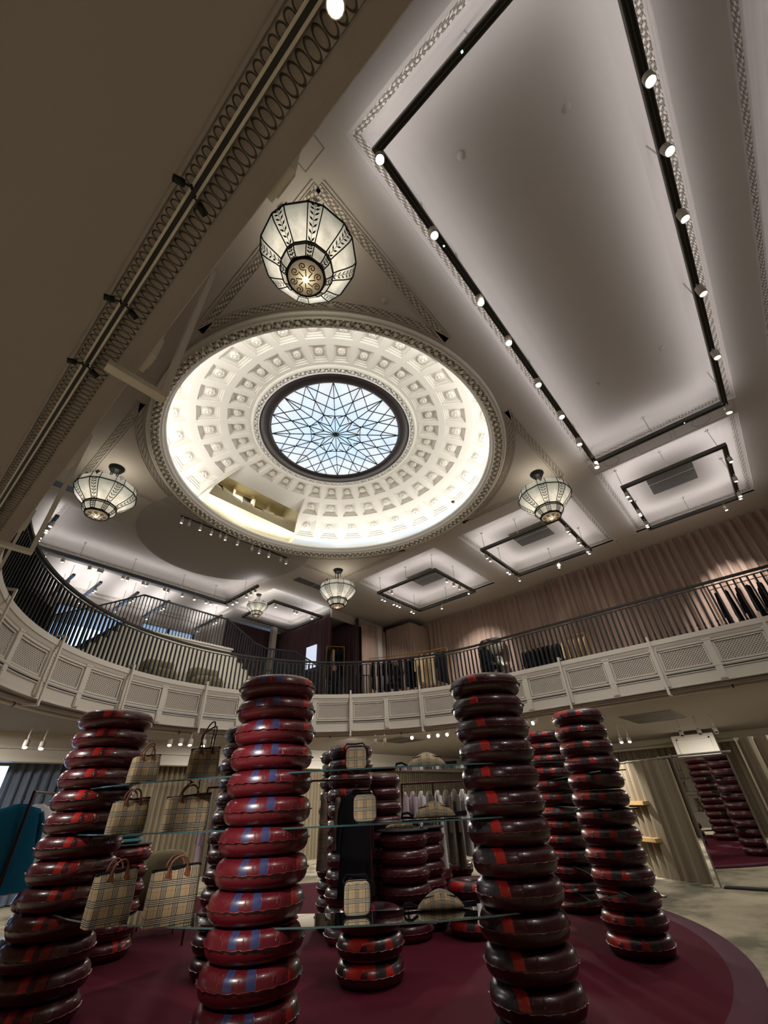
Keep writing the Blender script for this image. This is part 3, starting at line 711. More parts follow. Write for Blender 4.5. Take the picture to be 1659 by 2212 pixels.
# ------------------------------------------------------------------ skylight
win = thing('window_1', 'round leaded star skylight in pale blue glass with dark frame', 'window', (*DC, 0)); win['kind'] = 'structure'
ZG = ZF+.03; GR = 1.91
m = MB(); m.lathe([(2.24, .0), (2.22, -.07), (1.98, -.09), (1.92, -.06), (1.90, 0)], 96, (0, 0, ZG)); m.build('frame', BRONZE, win)['kind'] = 'structure'
m = MB(); m.poly([(1.91*math.cos(2*PI*k/96), 1.91*math.sin(2*PI*k/96), ZG) for k in range(96)][::-1]); m.build('glass_pane', STAINED, win)['kind'] = 'structure'
m = MB()
def pol(r, deg): a = math.radians(deg); return Vector((r*math.cos(a), r*math.sin(a), ZG-.015))
def seg(a, b, w=.019): m.bar(a, b, w, .018)
for k in range(8):
    A = 45*k
    seg(pol(0, A), pol(GR, A)); seg(pol(.36, A+22.5), pol(GR, A+22.5)); seg(pol(0, A+22.5), pol(.36, A+22.5), .018)
    for sg in (-1, 1):
        seg(pol(GR, A+sg*22.5), pol(1.36, A)); seg(pol(.95, A), pol(GR, A+sg*34)); seg(pol(GR, A), pol(.66, A+sg*37))
        seg(pol(.73, A), pol(.36, A+sg*22.5)); seg(pol(.73, A), pol(.81, A+sg*22.5), .018)
m.lathe([(0, -.05), (.07, -.05), (.08, -.02), (.08, .01)], 20, (0, 0, ZG)); m.build('leading', BLACK, win)['kind'] = 'structure'

# ------------------------------------------------------------------ chandeliers
def chandelier(label, x, y):
    t = thing('chandelier', label, 'chandelier', (x, y, ZC), math.radians(11.25)*0, 'glass chandeliers at the ceiling corners')
    m = MB(); m.lathe([(0, 0), (.19, 0), (.19, -.03), (.15, -.06), (.15, -.10), (.06, -.12), (0, -.12)], 24); m.build('canopy', BLACK, t)
    for sx, sy in ((1, 1), (1, -1), (-1, 1), (-1, -1)):
        m = MB(); m.tube([(.07*sx, .07*sy, -.1), (.07*sx, .07*sy, -.75)], .012, 6); m.build('rod', BLACK, t)
    # 16 facets: 8 wide, 8 narrow
    ang = []
    for k in range(8): c = k*PI/4; ang += [c-PI/4*.19, c+PI/4*.19]
    def ring(r, z): return [(r*math.cos(a), r*math.sin(a), z) for a in ang]
    up = [(.66, -.70), (.70, -.88), (.655, -.99), (.56, -1.10), (.44, -1.21), (.36, -1.30)]
    lo = [(.37, -1.28), (.37, -1.34), (.34, -1.42), (.27, -1.50)]
    m = MB(); m.grid([ring(*p) for p in up], closed_u=True, smooth=False); us_ = m.build('upper_shade', LGLASS, t)
    m = MB(); m.grid([ring(*p) for p in lo], closed_u=True, smooth=False); ls_ = m.build('lower_shade', LGLASS2, t)
    m = MB()
    for prof in (up[1:], lo):
        for j, a in enumerate(ang):
            pts = [Vector((r*1.01*math.cos(a), r*1.01*math.sin(a), z)) for r, z in prof]
            for p, q in zip(pts, pts[1:]): m.bar(p, q, .014)
    for r, z in (up[1], up[-1], lo[0], lo[1], lo[-1]):
        pts = [Vector(p) for p in ring(r*1.01, z)]
        for j in range(16): m.bar(pts[j], pts[(j+1) % 16], .02)
    for j in range(0, 16):
        a = ang[j]; m.bar((.70*math.cos(a), .70*math.sin(a), -.88), (.67*math.cos(a), .67*math.sin(a), -.68), .012)
    m.build('frame', BLACK, t)
    for k in range(8):
        a = k*PI/4
        for par, SG in ((us_, ((up[1], up[2], 2), (up[2], up[3], 2), (up[3], up[4], 2), (up[4], up[5], 1))), (ls_, ((lo[1], lo[2], 2), (lo[2], lo[3], 2)))):
            lf = MB()
            for (r0, z0), (r1, z1), cnt in SG:
                for i in range(cnt):
                    f = (i+.2)/cnt; g = min(1, f+.5/cnt+.15); ra, za = r0+(r1-r0)*g, z0+(z1-z0)*g; rb, zb = r0+(r1-r0)*f, z0+(z1-z0)*f
                    w = .075*rb/.7
                    for sg in (-1, 1):
                        A = Vector((ra*1.012*math.cos(a), ra*1.012*math.sin(a), za-.004)); d = sg*w/rb
                        B = Vector((rb*1.012*math.cos(a+d), rb*1.012*math.sin(a+d), zb-.004)); mid = (A+B)/2; n_ = (B-A).normalized().cross(Vector((math.cos(a), math.sin(a), -1)).normalized())*.013
                        lf.poly([A, mid+n_, B, mid-n_])
            # stem joining the leaves
            pr_ = [up[1], up[2], up[3], up[4], up[5]] if par is us_ else [lo[1], lo[2], lo[3]]
            for (r0, z0), (r1, z1) in zip(pr_, pr_[1:]): lf.bar((r0*1.008*math.cos(a), r0*1.008*math.sin(a), z0), (r1*1.008*math.cos(a), r1*1.008*math.sin(a), z1), .005)
            lf.build('leaf_ornament', BRONZE, par)
    for k in range(8):
        a = k*PI/4; cr = MB()
        for s_ in (-.6, -.3, 0, .3, .6):
            b = Vector((.675*math.cos(a), .675*math.sin(a), -.78)); tip = Vector((.69*math.cos(a+s_*.17), .69*math.sin(a+s_*.17), -.62-.05*abs(s_)))
            w = Vector((-math.sin(a), math.cos(a), 0))*.018; md = (b+tip)/2+Vector((0, 0, .02))
            cr.poly([b, md-w, tip, md+w])
        cr.build('crest', CHROME, us_)
    m = MB(); m.lathe([(0, -1.56), (.05, -1.575), (.06, -1.56), (.18, -1.545), (.25, -1.52), (.27, -1.50)], 32); bg_ = m.build('bottom_glass', SCROLL, t)
    m = MB(); m.lathe([(.245, -1.525), (.262, -1.54), (.275, -1.52), (.27, -1.495)], 32); m.build('bottom_ring', BLACK, t)
    for k in range(8):
        a = (k+.5)*PI/4; cx, cy = .175*math.cos(a), .175*math.sin(a); pts = [(.05*math.cos(a+.35), .05*math.sin(a+.35), -1.583)]
        for j in range(19):
            th = a+PI-.6+j*.52; rr_ = .055*(1-j/22); pts.append((cx+rr_*math.cos(th), cy+rr_*math.sin(th), -1.565))
        m = MB(); m.tube(pts, .008, 5); m.build('scroll', GOLD, bg_)
    return t
def place_chandelier(src, label, x, y, rz):
    c = copy_tree(src); c.location = (x, y, ZC); c.rotation_euler = (0, 0, rz); c['label'] = label; return c
c1 = chandelier('large leaded glass chandelier nearest the camera, above the dome rim', *CH[0]); c1.rotation_euler = (0, 0, .22)
place_chandelier(c1, 'leaded glass chandelier at the left, beside the gallery edge', *CH[1], .1)
place_chandelier(c1, 'leaded glass chandelier at the right of the dome', *CH[2], .3)
place_chandelier(c1, 'leaded glass chandelier at the far corner below the dome', *CH[3], .2)
c5 = place_chandelier(c1, 'smallest, most distant glass chandelier above the stairs', *CH[4], 0)
bpy.data.objects[c5.name].scale = (.62,)*3
for x, y in CH: light('POINT', 'chandelier_bulb', (x, y, ZC-.55), 9, (1, .9, .74), shadow_soft_size=.2)

# ------------------------------------------------------------------ suspended light tracks and spotlights
SPOT = None
def spotlight(loc, aim, label, group, body=WHITE, lit=True, s=1.0):
    global SPOT
    key = (body.name, lit)
    if SPOT is None: SPOT = {}
    if key not in SPOT:
        t = thing('spotlight', label, 'spotlight')
        m = MB(); m.lathe([(0, .0), (.045, .0), (.045, -.13), (.04, -.13), (.036, -.11), (0, -.11)], 14); bd = m.build('body', body, t)
        m = MB(); m.lathe([(0, -.112), (.036, -.112)], 14); m.build('lens', LENS if lit else BLACK, bd)
        m = MB(); m.box(-.008, .008, -.008, .008, -.02, .09); m.box(-.02, .02, -.035, .035, .07, .09); m.build('bracket', body, t)
        SPOT[key] = t; o = t
    else: o = copy_tree(SPOT[key])
    o.location = loc; d = Vector(aim)-Vector(loc)
    o.rotation_euler = (-d).to_track_quat('Z', 'Y').to_euler(); o.scale = (s, s, s)
    tag(o, label, 'spotlight', group); return o
def rectrack(label, x0, x1, y0, y1, z, rods, w=.105, h=.095):
    t = thing('light_track', label, 'light track', (0, 0, 0))
    for a, b in (((x0, y0), (x1, y0)), ((x1, y0), (x1, y1)), ((x1, y1), (x0, y1)), ((x0, y1), (x0, y0)))[1 if 'far left' in label else 0:]:
        m = MB()
        if a[1] == b[1]: m.box(min(a[0], b[0])-w/2, max(a[0], b[0])+w/2, a[1]-w/2, a[1]+w/2, z-h/2, z+h/2)
        else: m.box(a[0]-w/2, a[0]+w/2, min(a[1], b[1])+w/2, max(a[1], b[1])-w/2, z-h/2, z+h/2)
        m.build('rail', DGREY, t)
        m = MB()
        for o_ in (-.022, .022):
            if a[1] == b[1]: m.box(min(a[0], b[0]), max(a[0], b[0]), a[1]+o_-.014, a[1]+o_+.014, z-h/2-.004, z-h/2+.002)
            else: m.box(a[0]+o_-.014, a[0]+o_+.014, min(a[1], b[1]), max(a[1], b[1]), z-h/2-.004, z-h/2+.002)
        m.build('slot', RAIL, t)
    for x, y in rods:
        m = MB(); m.tube([(x, y, z+h/2), (x, y, ZC+.24)], .010, 6); m.lathe([(0, .25), (.045, .25), (.045, .235), (.01, .225)], 14, (x, y, ZC)); m.build('rod', CHROME, t)
    return t
ZT = 8.82
names = ['long light track in the biggest coffer at upper right', 'square light track beside the curtained wall, furthest right', 'square light track behind the right chandelier',
         'square light track right of the far chandelier', 'long light track in the far left coffer', 'light track in the coffer above the stairs', 'long light track in the coffer at the extreme right']
rods = [[(3.5, .99), (6.4, .99), (9.0, .99), (10.12, -.43), (9.6, -1.93), (6.9, -1.93), (4.2, -1.93), (1.43, -.5), (2.5, .99)],
        [(11.85, .77), (11.85, -.43), (11.85, -1.6), (14.95, -.46), (14.0, .77), (13.5, -1.72)],
        [(12.08, 5.5), (12.08, 4.2), (12.08, 2.9), (14.96, 4.2), (13.5, 5.6), (14.3, 2.78)],
        [(12.12, 10.5), (12.12, 9.1), (12.12, 7.8), (15, 9.1), (13.5, 7.7), (14.6, 10.6)],
        [(2.6, 15.8), (4.3, 15.8), (6.2, 15.8), (7.6, 15.8), (1.3, 14.5), (8.15, 14.4)], [(9.5, 15.4), (10.5, 16.6), (12.2, 15.4), (11.0, 14.25)], [(4, -3.85), (8, -3.85), (12, -3.85)]]
for (x0, x1, y0, y1, z, p), nm, rd in zip(TRACKS, names, rods): rectrack(nm, x0, x1, y0, y1, z, rd)
sp = [ # track index, list of (x,y,outward?)
    ('spotlight on the big coffer track', 'lamps on the big coffer track', [(1.48, 1.0), (2.67, .99), (4.05, .99), (5.1, .99), (6.4, .99), (7.6, .99), (8.75, .99), (9.95, .99), (10.12, -1.93), (8.2, -1.93), (6.5, -1.93), (5.0, -1.93), (4.0, -1.93), (3.1, -1.93)], (6, 2, 0)),
    ('spotlight on the furthest right square track', 'lamps on the right square track', [(12.0, .77), (12.25, .77), (13.2, .77), (13.35, .77), (14.1, .77), (14.25, .77), (12.3, -1.72), (13.4, -1.72), (14.4, -1.72), (14.55, -1.72), (14.95, -1.3)], (13.4, 2, 0)),
    ('spotlight on the square track behind the right chandelier', 'lamps behind the right chandelier', [(12.3, 5.6), (12.6, 5.6), (13.9, 5.6), (14.1, 5.6), (14.9, 5.6), (12.6, 2.78), (12.8, 2.78), (13.6, 2.78), (13.8, 2.78), (14.5, 2.78), (14.7, 2.78), (14.96, 4.0)], (13.4, 7, 0)),
    ('spotlight on the square track right of the far chandelier', 'lamps right of the far chandelier', [(12.3, 10.6), (12.5, 10.6), (13.1, 10.6), (13.3, 10.6), (13.5, 10.6), (14.3, 10.6), (14.5, 10.6), (12.9, 7.7), (13.4, 7.7), (13.8, 7.7), (14.5, 7.7), (15.0, 9.4), (12.12, 9.9)], (13.5, 9, 0)),
    ('spotlight on the long far left track', 'lamps on the far left track', [(1.3, 13.7), (1.3, 14.0), (1.3, 14.15), (1.3, 14.6), (1.3, 14.8), (1.3, 15.3), (1.3, 15.5), (1.7, 15.8), (2.2, 15.8), (3.0, 15.8), (3.3, 15.8), (3.4, 15.8), (4.1, 15.8), (4.25, 15.8), (4.8, 15.8), (4.95, 15.8), (5.6, 15.8), (5.75, 15.8), (6.3, 15.8)], (5, 12, 0)),
]
for lb, gr, L, aim in sp:
    for i, (x, y) in enumerate(L):
        a = (x+(R.random()-.5)*1.5, y+(aim[1]-y)*.12+(R.random()-.5), 4)
        spotlight((x, y, ZT-.05-.08), a, f'{ORD[i]} lit {lb}', gr, s=1.45 if 'big' in lb else 1.15)
for i, (x, y) in enumerate([(6.8, 15.8), (7.3, 15.8), (7.5, 15.8), (8.15, 15.6), (8.15, 15.2), (8.15, 14.9), (8.15, 14.2), (8.15, 13.9), (8.15, 13.6)]):
    spotlight((x, y, ZT-.13), (x, y-1, 4), f'{ORD[i]} small lit spotlight left of the distant chandelier', 'lamps left of the distant chandelier', s=1.1)
for i, (x, y) in enumerate([(9.6, 14.25), (10.6, 14.25), (10.75, 14.25), (11.6, 14.25)]):
    spotlight((x, y, ZT-.13), (x, y-1, 4), f'{ORD[i]} lit spotlight on the track above the stairs', 'lamps above the stairs', s=1.1)
# green status leds on the big track
for x, y in ((3.0, .99), (7.9, .99), (1.43, -.35), (10.12, -1.1)):
    m = MB(); m.box(x-.012, x+.012, y-.012, y+.012, ZT-.052, ZT-.046); m.build('status_light', COOLLENS, bpy.data.objects['light_track'])
# row of spots under the dome ring
t = thing('light_track', 'short dark ceiling track below the dome with a row of spots', 'light track')
m = MB(); m.bar((3.95, 11.54, ZC-.03), (8.0, 11.43, ZC-.03), .04, .04); m.build('rail', RAIL, t)
for i, (x, on) in enumerate([(4.02, 1), (4.25, 0), (4.62, 1), (5.0, 1), (5.3, 0), (5.5, 1), (5.95, 1), (6.5, 0), (6.8, 1), (7.2, 1), (7.7, 0), (7.95, 1)]):
    spotlight((x, 11.53-.027*(x-4), ZC-.14), (x+.1, 12.2, 5), f'{ORD[i]} spotlight from the left on the short track below the dome', 'spots under the dome ring', lit=bool(on))
# straight bars in the far bay
for i, x in enumerate(BARS):
    t = thing('light_track', f'{ORD[i]} straight light track from the left in the far bright bay', 'light track', group='straight tracks of the far bay')
    m = MB(); m.box(x-.05, x+.05, 17.2, 19.6, 8.80, 8.88); m.build('rail', DGREY, t)
    for y in (17.8, 18.8): MB().tube([(x, y, 8.88), (x, y, ZC+.24)], .01, 5).build('rod', CHROME, t)
    for j, y in enumerate((17.6, 17.8, 19.2)): spotlight((x, y, 8.72), (x+.2, y-.8, 4), f'{ORD[j]} spotlight on the {ORD[i]} far bay track', 'spots of the far bay tracks')
# lower rail spots (white cylinders) under the gallery
def rail_pt(s_):
    (x, y), (nx, ny) = ustation(s_); return (x+nx*.19, y+ny*.19, ZB-.22)
low = [(-.95, 1), (-.75, 1), (1.4, 1), (1.65, 1), (1.9, 1), (2.35, 1), (3.1, 0), (3.35, 0), (5.5, 0), (7.5, 0), (9.2, 1), (9.45, 1), (9.7, 1), (10.1, 1), (12.6, 0), (13.6, 0), (14.5, 0)]
for i, (s_, on) in enumerate(low):
    x, y, z = rail_pt(s_); a = (5.9, 6.3, .8) if on else (x*1.1, y*1.1, 1.0)
    spotlight((x, y, z), a, f'{ORD[i]} white spotlight along the curved rail, counted from the right', 'spots on the curved rail', lit=bool(on), s=1.2)
for i, (y, dx) in enumerate([(.78, -.03), (.80, .03), (1.36, -.03), (1.36, .03), (1.79, -.03), (1.79, .03)]):
    spotlight((.005+dx, y, ZB-.10), (dx*30, y+.2, ZB-.4), f'{ORD[i]} small black spotlight on the near rail at upper left', 'black spots on the near rail', body=BLACK, lit=False, s=.28)
spotlight((.045, .11, ZB-.14), (.16, .3, .8), 'bright white spotlight at the top edge of the near rail', 'near white spot', s=.55)

for i, (az_, D_, z_) in enumerate([(78.5, 13.6, 3.0), (77.2, 13.6, 2.98), (65.7, 13.5, 3.08), (64.6, 13.5, 3.10), (63.6, 13.5, 3.08), (62.2, 13.5, 3.06), (15.6, 17.2, 2.86), (14.4, 17.2, 2.9), (13.6, 17.2, 2.9), (8.6, 17.4, 2.95), (7.0, 17.4, 2.95), (5.6, 17.4, 2.95)]):
    a = math.radians(az_); x, y = D_*math.cos(a), D_*math.sin(a)
    where = 'far left' if i < 2 else ('back wall behind the totes' if i < 6 else 'right behind the fitting curtain')
    o = spotlight((x, y, z_+.12), (x*.9, y*.9, .5), f'{ORD[i]} small spotlight of the lower ceiling, {where}', 'spots of the lower ceiling', lit=i < 9, s=1.3)
    MB().tube([(x, y, z_+.16), (x, y, ZB)], .014, 6).build('spotlight_rod', WHITE, None).parent = o
    r = o.children[-1]; r.matrix_parent_inverse = (Matrix.Translation(o.location) @ o.rotation_euler.to_matrix().to_4x4() @ Matrix.Scale(1.3, 4)).inverted()
# ------------------------------------------------------------------ vents
def vent(label, x0, x1, y0, y1, z, down=True):
    t = thing('ceiling_vent', label, 'vent', ((x0+x1)/2, (y0+y1)/2, z)); a, b = (x1-x0)/2, (y1-y0)/2
    m = MB(); m.box(-a, a, -b, b, -.012, 0); m.build('grille', PERF, t)
    m = MB(); m.box(-a-.02, a+.02, -b-.02, -b, -.02, 0); m.box(-a-.02, a+.02, b, b+.02, -.02, 0); m.box(-a-.02, -a, -b, b, -.02, 0); m.box(a, a+.02, -b, b, -.02, 0); m.box(-.01, .01, -b, b, -.018, 0); m.build('frame', PLASTER, t)
vent('perforated vent inside the furthest right coffer', 12.75, 14.05, -1.05, .2, ZC+.25)
vent('perforated vent in the coffer behind the right chandelier', 12.85, 14.05, 3.55, 4.85, ZC+.25)
vent('perforated vent in the coffer right of the far chandelier', 12.9, 14.1, 8.4, 9.7, ZC+.25)
vent('dark slatted vent on the beam left of the far chandelier', 9.28, 11.2, 12.35, 12.75, ZC)
vent('dark vent on the beam beside the left chandelier', .55, 1.5, 12.3, 12.6, ZC)
vent('patterned air grille in the lower ceiling at the right', 15.2, 17.4, 2.35, 3.75, ZB)
vent('patterned air grille in the lower ceiling behind the glass shelves', 12.6, 14.0, 10.2, 11.4, ZB)
# small smoke detectors / ceiling discs
for i, (x, y, lb) in enumerate([(2.45, .2, 'near end of the big coffer'), (8.2, .1, 'middle of the big coffer'), (8.2, -1.3, 'right side of the big coffer'), (3.0, -1.2, 'top of the big coffer'), (2.6, 3.2, 'left of the near chandelier'), (3.2, 2.4, 'right of the near chandelier'), (9.4, 5.0, 'corner beside the right chandelier')]):
    z = ZC+.25 if y < 1.2 else ZC
    m = MB(); m.lathe([(0, -.02), (.05, -.018), (.06, 0)], 16, (x, y, z)); o = m.build('ceiling_detector', PLASTER); tag(o, f'small round ceiling disc, {lb}', 'detector', 'ceiling discs')

# ------------------------------------------------------------------ walls
def drape(mb, pts, z0, z1, amp=.045, wl=.17, seed=1, du=.022):
    rr = random.Random(seed); path = []
    for a, b in zip(pts, pts[1:]):
        a = Vector(a); b = Vector(b); L = (b-a).length; d = (b-a)/L; n = Vector((-d.y, d.x)); k = int(L/du)
        ph = rr.random()*6
        for i in range(k+1):
            s_ = L*i/k; w_ = ph+2*PI*s_/wl+.8*math.sin(s_*1.7+ph)
            o_ = amp*math.sin(w_)+amp*.25*math.sin(2.3*w_+1)
            q = a+d*s_+n*o_; path.append((q.x, q.y))
    mb.grid([[(x, y, z0) for x, y in path], [(x*1.0, y*1.0, z1) for x, y in path]], smooth=True)
m = MB(); drape(m, [(17.2, -6), (17.2, 5.3)], ZL, ZC, amp=.075, wl=.29); drape(m, [(17.4, 5.3), (17.4, 12)], ZL, ZC-.12, amp=.07, wl=.27, seed=3)
m.box(17.42, 17.6, -6, 12.2, ZL, ZC)
struct('wall_right', m, CURT, 'tall rose beige pleated drape wall of the upper floor')
m = MB(); drape(m, [(17.35, 11.95), (16.05, 11.95)], ZL, ZC-.35, seed=4); drape(m, [(16.05, 12.0), (16.05, 13.65)], ZL, ZC-.3, seed=6); drape(m, [(15.95, 13.6), (14.15, 13.6)], ZL, ZC-.45, seed=5)
struct('wall_back', m, CURT, 'pleated drape wall at the far corner of the upper floor')
m = MB(); drape(m, [(14.1, 13.7), (14.1, 15.6)], ZL, ZC-.1, seed=7); drape(m, [(14.1, 15.6), (12.6, 15.6)], ZL, ZC-.1, seed=8); drape(m, [(12.6, 14.0), (12.6, 18.2)], ZL, ZC-.15, seed=9); drape(m, [(12.6, 18.2), (9.6, 18.2)], ZL, ZC-.1, seed=10)
struct('wall_far', m, CURTV, 'dark plum pleated drapes behind the stairs')
m = MB(); m.box(11.9, 12.15, 17.6, 17.85, ZL, ZC); m.box(15.2, 15.5, 13.45, 13.6, ZL, ZC-.4); m.box(15.72, 17.4, -6, 12.0, ZC-.001, ZC+.1)
m.box(12.6, 18, 18.25, 18.4, ZL, ZC); m.box(12.55, 16.2, 13.95, 14.05, ZC-.4, ZC); m.box(17.6, 18, 12.2, 18.4, ZL, ZC)
struct('trim_column', m, PLASTER, 'white wall strips beside the far drapes')
# end wall of the far bay with windows
m = MB(); Yw = 19.9
for x0, x1, z0, z1 in ((-4.5, 12.6, ZL, 5.4), (-4.5, 12.6, 8.7, ZC+.3), (-4.5, -3, 5.4, 8.7), (-.8, .2, 5.4, 8.7), (2.6, 3.2, 5.4, 8.7), (5.8, 6.5, 5.4, 8.7), (9.0, 12.6, 5.4, 8.7)): m.box(x0, x1, Yw, Yw+.2, z0, z1)
m.box(9.5, 9.6, 18.2, 20, ZL, ZC); struct('wall_end', m, PLASTER, 'window wall at the far end of the upper floor')
for i, (x0, x1) in enumerate([(-3, -.8), (.2, 2.6), (3.2, 5.8), (6.5, 9.0)]):
    wt = thing(f'window_{i+2}', f'{ORD[i]} bright daylight window from the left behind the stairs', 'window', (0, 0, 0)); wt['kind'] = 'structure'
    m = MB(); m.quad((x0, Yw+.1, 5.4), (x1, Yw+.1, 5.4), (x1, Yw+.1, 8.7), (x0, Yw+.1, 8.7)); m.build('pane', SKYPANE, wt)['kind'] = 'structure'
    m = MB(); m.box(x0, x1, Yw+.05, Yw+.15, 6.9, 6.96); m.box((x0+x1)/2-.03, (x0+x1)/2+.03, Yw+.05, Yw+.15, 5.4, 8.7); m.box(x0, x0+.05, Yw+.05, Yw+.15, 5.4, 8.7); m.box(x1-.05, x1, Yw+.05, Yw+.15, 5.4, 8.7); m.build('frame', BLACK, wt)['kind'] = 'structure'
m = MB(); m.box(-4.6, -4.5, -6, 24, 0, ZC+.3); struct('wall_left', m, SOFFIT, 'plain wall at the left')
m = MB(); m.box(-4.5, 18, -6.1, -6, 0, ZC+.3); m.box(18, 25.1, -6.1, -6, 0, ZB+.1); struct('wall_front', m, SOFFIT, 'plain wall behind the camera')
# ------------------------------------------------------------------ lower floor
m = MB(); m.box(-4.6, 25.1, -6.1, 16, -.1, 0); struct('floor', m, CARPET, 'mottled beige carpet of the sales floor')
m = MB(); drape(m, [(24.7, -6), (24.7, 15.4)], 0, 3.15, amp=.07, wl=.3, seed=11); m.box(24.8, 25.0, -6, 15.8, 0, 3.6); struct('wall_right_lower', m, CURTG, 'taupe pleated drape wall of the lower floor')
m = MB(); drape(m, [(24.6, 15.2), (4.2, 15.2)], 0, 2.9, amp=.065, wl=.17, seed=12); m.box(4.3, 25, 15.6, 15.8, 0, 3.6); struct('wall_back_lower', m, CURTG, 'taupe pleated drapes at the back of the lower floor')
m = MB(); m.box(-4.5, 24.6, 14.75, 15.1, 2.85, ZB+.01); m.box(-4.5, 24.6, 14.7, 15.1, 2.82, 2.9); m.box(-4.5, 24.6, 14.68, 15.1, 3.1, 3.14); m.box(24.2, 24.6, -6, 15, 3.15, ZB+.01); m.box(24.1, 24.6, -6, 15, 3.12, 3.19)
m.box(22.0, 22.5, 2.3, 3.75, 0, 3.32); m.box(21.96, 22.0, 2.45, 3.6, 2.4, 2.45); m.box(21.96, 22.0, 2.45, 3.6, 3.15, 3.2); m.box(21.96, 22.0, 2.45, 2.5, 2.4, 3.2); m.box(21.96, 22.0, 3.55, 3.6, 2.4, 3.2)
struct('trim_cornice', m, WHITE, 'cream cornice beam above the lower drapes')
# windows at the lower left with slate drapes
m = MB(); m.box(-4.5, 1.0, 15.6, 15.8, 0, .9); m.box(-4.5, 4.4, 15.6, 15.8, 2.8, 3.6); m.box(3.2, 4.4, 15.6, 15.8, 0, 3.6); struct('wall_window_lower', m, PLASTER, 'wall around the lower left window')
wt = thing('window_6', 'pale blue daylight window at the lower left edge', 'window'); wt['kind'] = 'structure'
m = MB(); m.quad((-4.5, 15.7, 0), (3.2, 15.7, 0), (3.2, 15.7, 2.85), (-4.5, 15.7, 2.85)); m.build('pane', SKYPANE, wt)['kind'] = 'structure'
m = MB()
for x in (-3, -1, 1, 2.35, 3.18): m.box(x-.04, x+.04, 15.55, 15.65, 0, 2.85)
m.build('frame', WHITE, wt)['kind'] = 'structure'
m = MB(); drape(m, [(2.95, 15.3), (4.5, 15.2)], .02, 2.84, amp=.06, wl=.2, seed=13); o = m.build('window_curtain', CURTB); tag(o, 'slate blue pleated curtain beside the lower left window', 'curtain')
m = MB(); drape(m, [(-1.5, 15.3), (2.05, 15.3)], .02, 2.84, amp=.06, wl=.2, seed=14); o = m.build('window_curtain', CURTB); tag(o, 'slate blue curtain at the extreme left of the window', 'curtain')
# plinth
PC = (5.90, 6.42); PR = 5.33
m = MB(); m.lathe([(0, .04), (PR-.27, .04)], 128, (*PC, 0), smooth=False); pl = m.build('round_plinth', PLINTH); tag(pl, 'low round burgundy carpet plinth under the ring stacks', 'plinth')
m = MB(); m.lathe([(PR-.27, .04), (PR-.265, .034), (PR-.26, .04), (PR-.01, .04), (PR, .03), (PR, 0)], 128, (*PC, 0)); m.build('rim', PLINTHR, pl)

# ------------------------------------------------------------------ inflatable rings
def ring_mesh(Rm, r_out, h, mat):
    n, k = 64, 18; rows = []
    rt = (r_out-.155*r_out/.37)/2; rc = r_out-rt; hz = h/2
    for i in range(n):
        a = 2*PI*i/n; row = []
        for j in range(k):
            b = 2*PI*j/k+PI/k*0; cb, sb = math.cos(b), math.sin(b)
            ex = .82
            x = math.copysign(abs(cb)**ex, cb)*rt; z = math.copysign(abs(sb)**ex, sb)*hz*.995
            row.append(((rc+x)*math.cos(a), (rc+x)*math.sin(a), z))
        rows.append(row)
    m = MB(); m.grid(rows, closed_u=True, closed_v=True); o = m.build('inflatable_ring', mat)
    m = MB(); r1, r2, r3 = [], [], []
    for i in range(160):
        a = 2*PI*i/160; z = .0035*math.sin(a*23)+.002*math.sin(a*41+1); e = .013+.003*math.sin(a*31)
        r1.append(((r_out-.008)*math.cos(a), (r_out-.008)*math.sin(a), 0.002)); r2.append(((r_out+e)*math.cos(a), (r_out+e)*math.sin(a), z+.0022)); r3.append(((r_out+e)*math.cos(a), (r_out+e)*math.sin(a), z-.0022))
    r4 = [(x, y, -.002) for x, y, z in r1]
    m.grid([r1, r2, r3, r4], closed_u=True); sm_ = m.build('seam', SEAMM, o); return o
def stack(desc, x, y, n, s_, r, mat, face=None, z0=.04, jitter=.012, tilt=0):
    base = ring_mesh(0, r, s_, mat)
    ang = face if face is not None else math.atan2(-y, -x)+PI/2      # local -y looks at the camera
    rr = random.Random(int(x*100+y*10))
    for k in range(n):
        o = base if k == 0 else copy_tree(base)
        o.location = (x+(rr.random()-.5)*jitter*2, y+(rr.random()-.5)*jitter*2, z0+s_*(k+.5)); o.rotation_euler = (0, 0, ang+(rr.random()-.5)*.10)
        fromtop = n-1-k
        w_ = 'topmost' if fromtop == 0 else ('bottom' if k == 0 else ORD[fromtop])
        lb = f'{w_} burgundy inflatable ring' + (' from the top' if 0 < fromtop and k else '') + f' of {desc}'
        tag(o, lb, 'inflatable ring', 'rings of '+desc)
stack('the tall stack at the left edge', 2.17, 6.45, 13, .2046, .415, VA)
stack('the tall bright stack left of centre', 2.83, 3.95, 13, .2082, .390, VB)
stack('the tall dark stack right of centre', 4.335, 2.305, 13, .2039, .365, VC)
stack('the tall stack furthest right', 7.18, 2.35, 13, .200, .366, VD)
stack('the right stack second from right', 9.06, 3.73, 13, .2, .37, VD)
stack('the stack hidden behind the bright one', 4.01, 6.19, 13, .2, .37, VD, face=.6)
stack('the tall stack behind the square bags', 5.80, 5.84, 12, .2, .37, VC)
stack('the tall stack furthest back at the centre', 6.25, 6.55, 12, .2, .37, VE)
stack('the shorter stack beside white dresses', 6.66, 5.97, 10, .2, .37, VE, face=2.4)
stack('the waist high stack under shoes', 6.33, 5.97-.75, 6, .2, .38, VE, face=2.2)
stack('the waist high stack further right', 6.95, 5.35, 6, .2, .37, VE, face=2.6)
stack('the low pile below the square bags', 4.78, 4.50, 3, .2, .37, VD, face=-.3)
stack('the low pile by the white dresses', 7.64, 5.65, 3, .2, .33, VD)
stack('the low pile under the plaid coats', 8.7, 5.9, 3, .2, .35, VD)
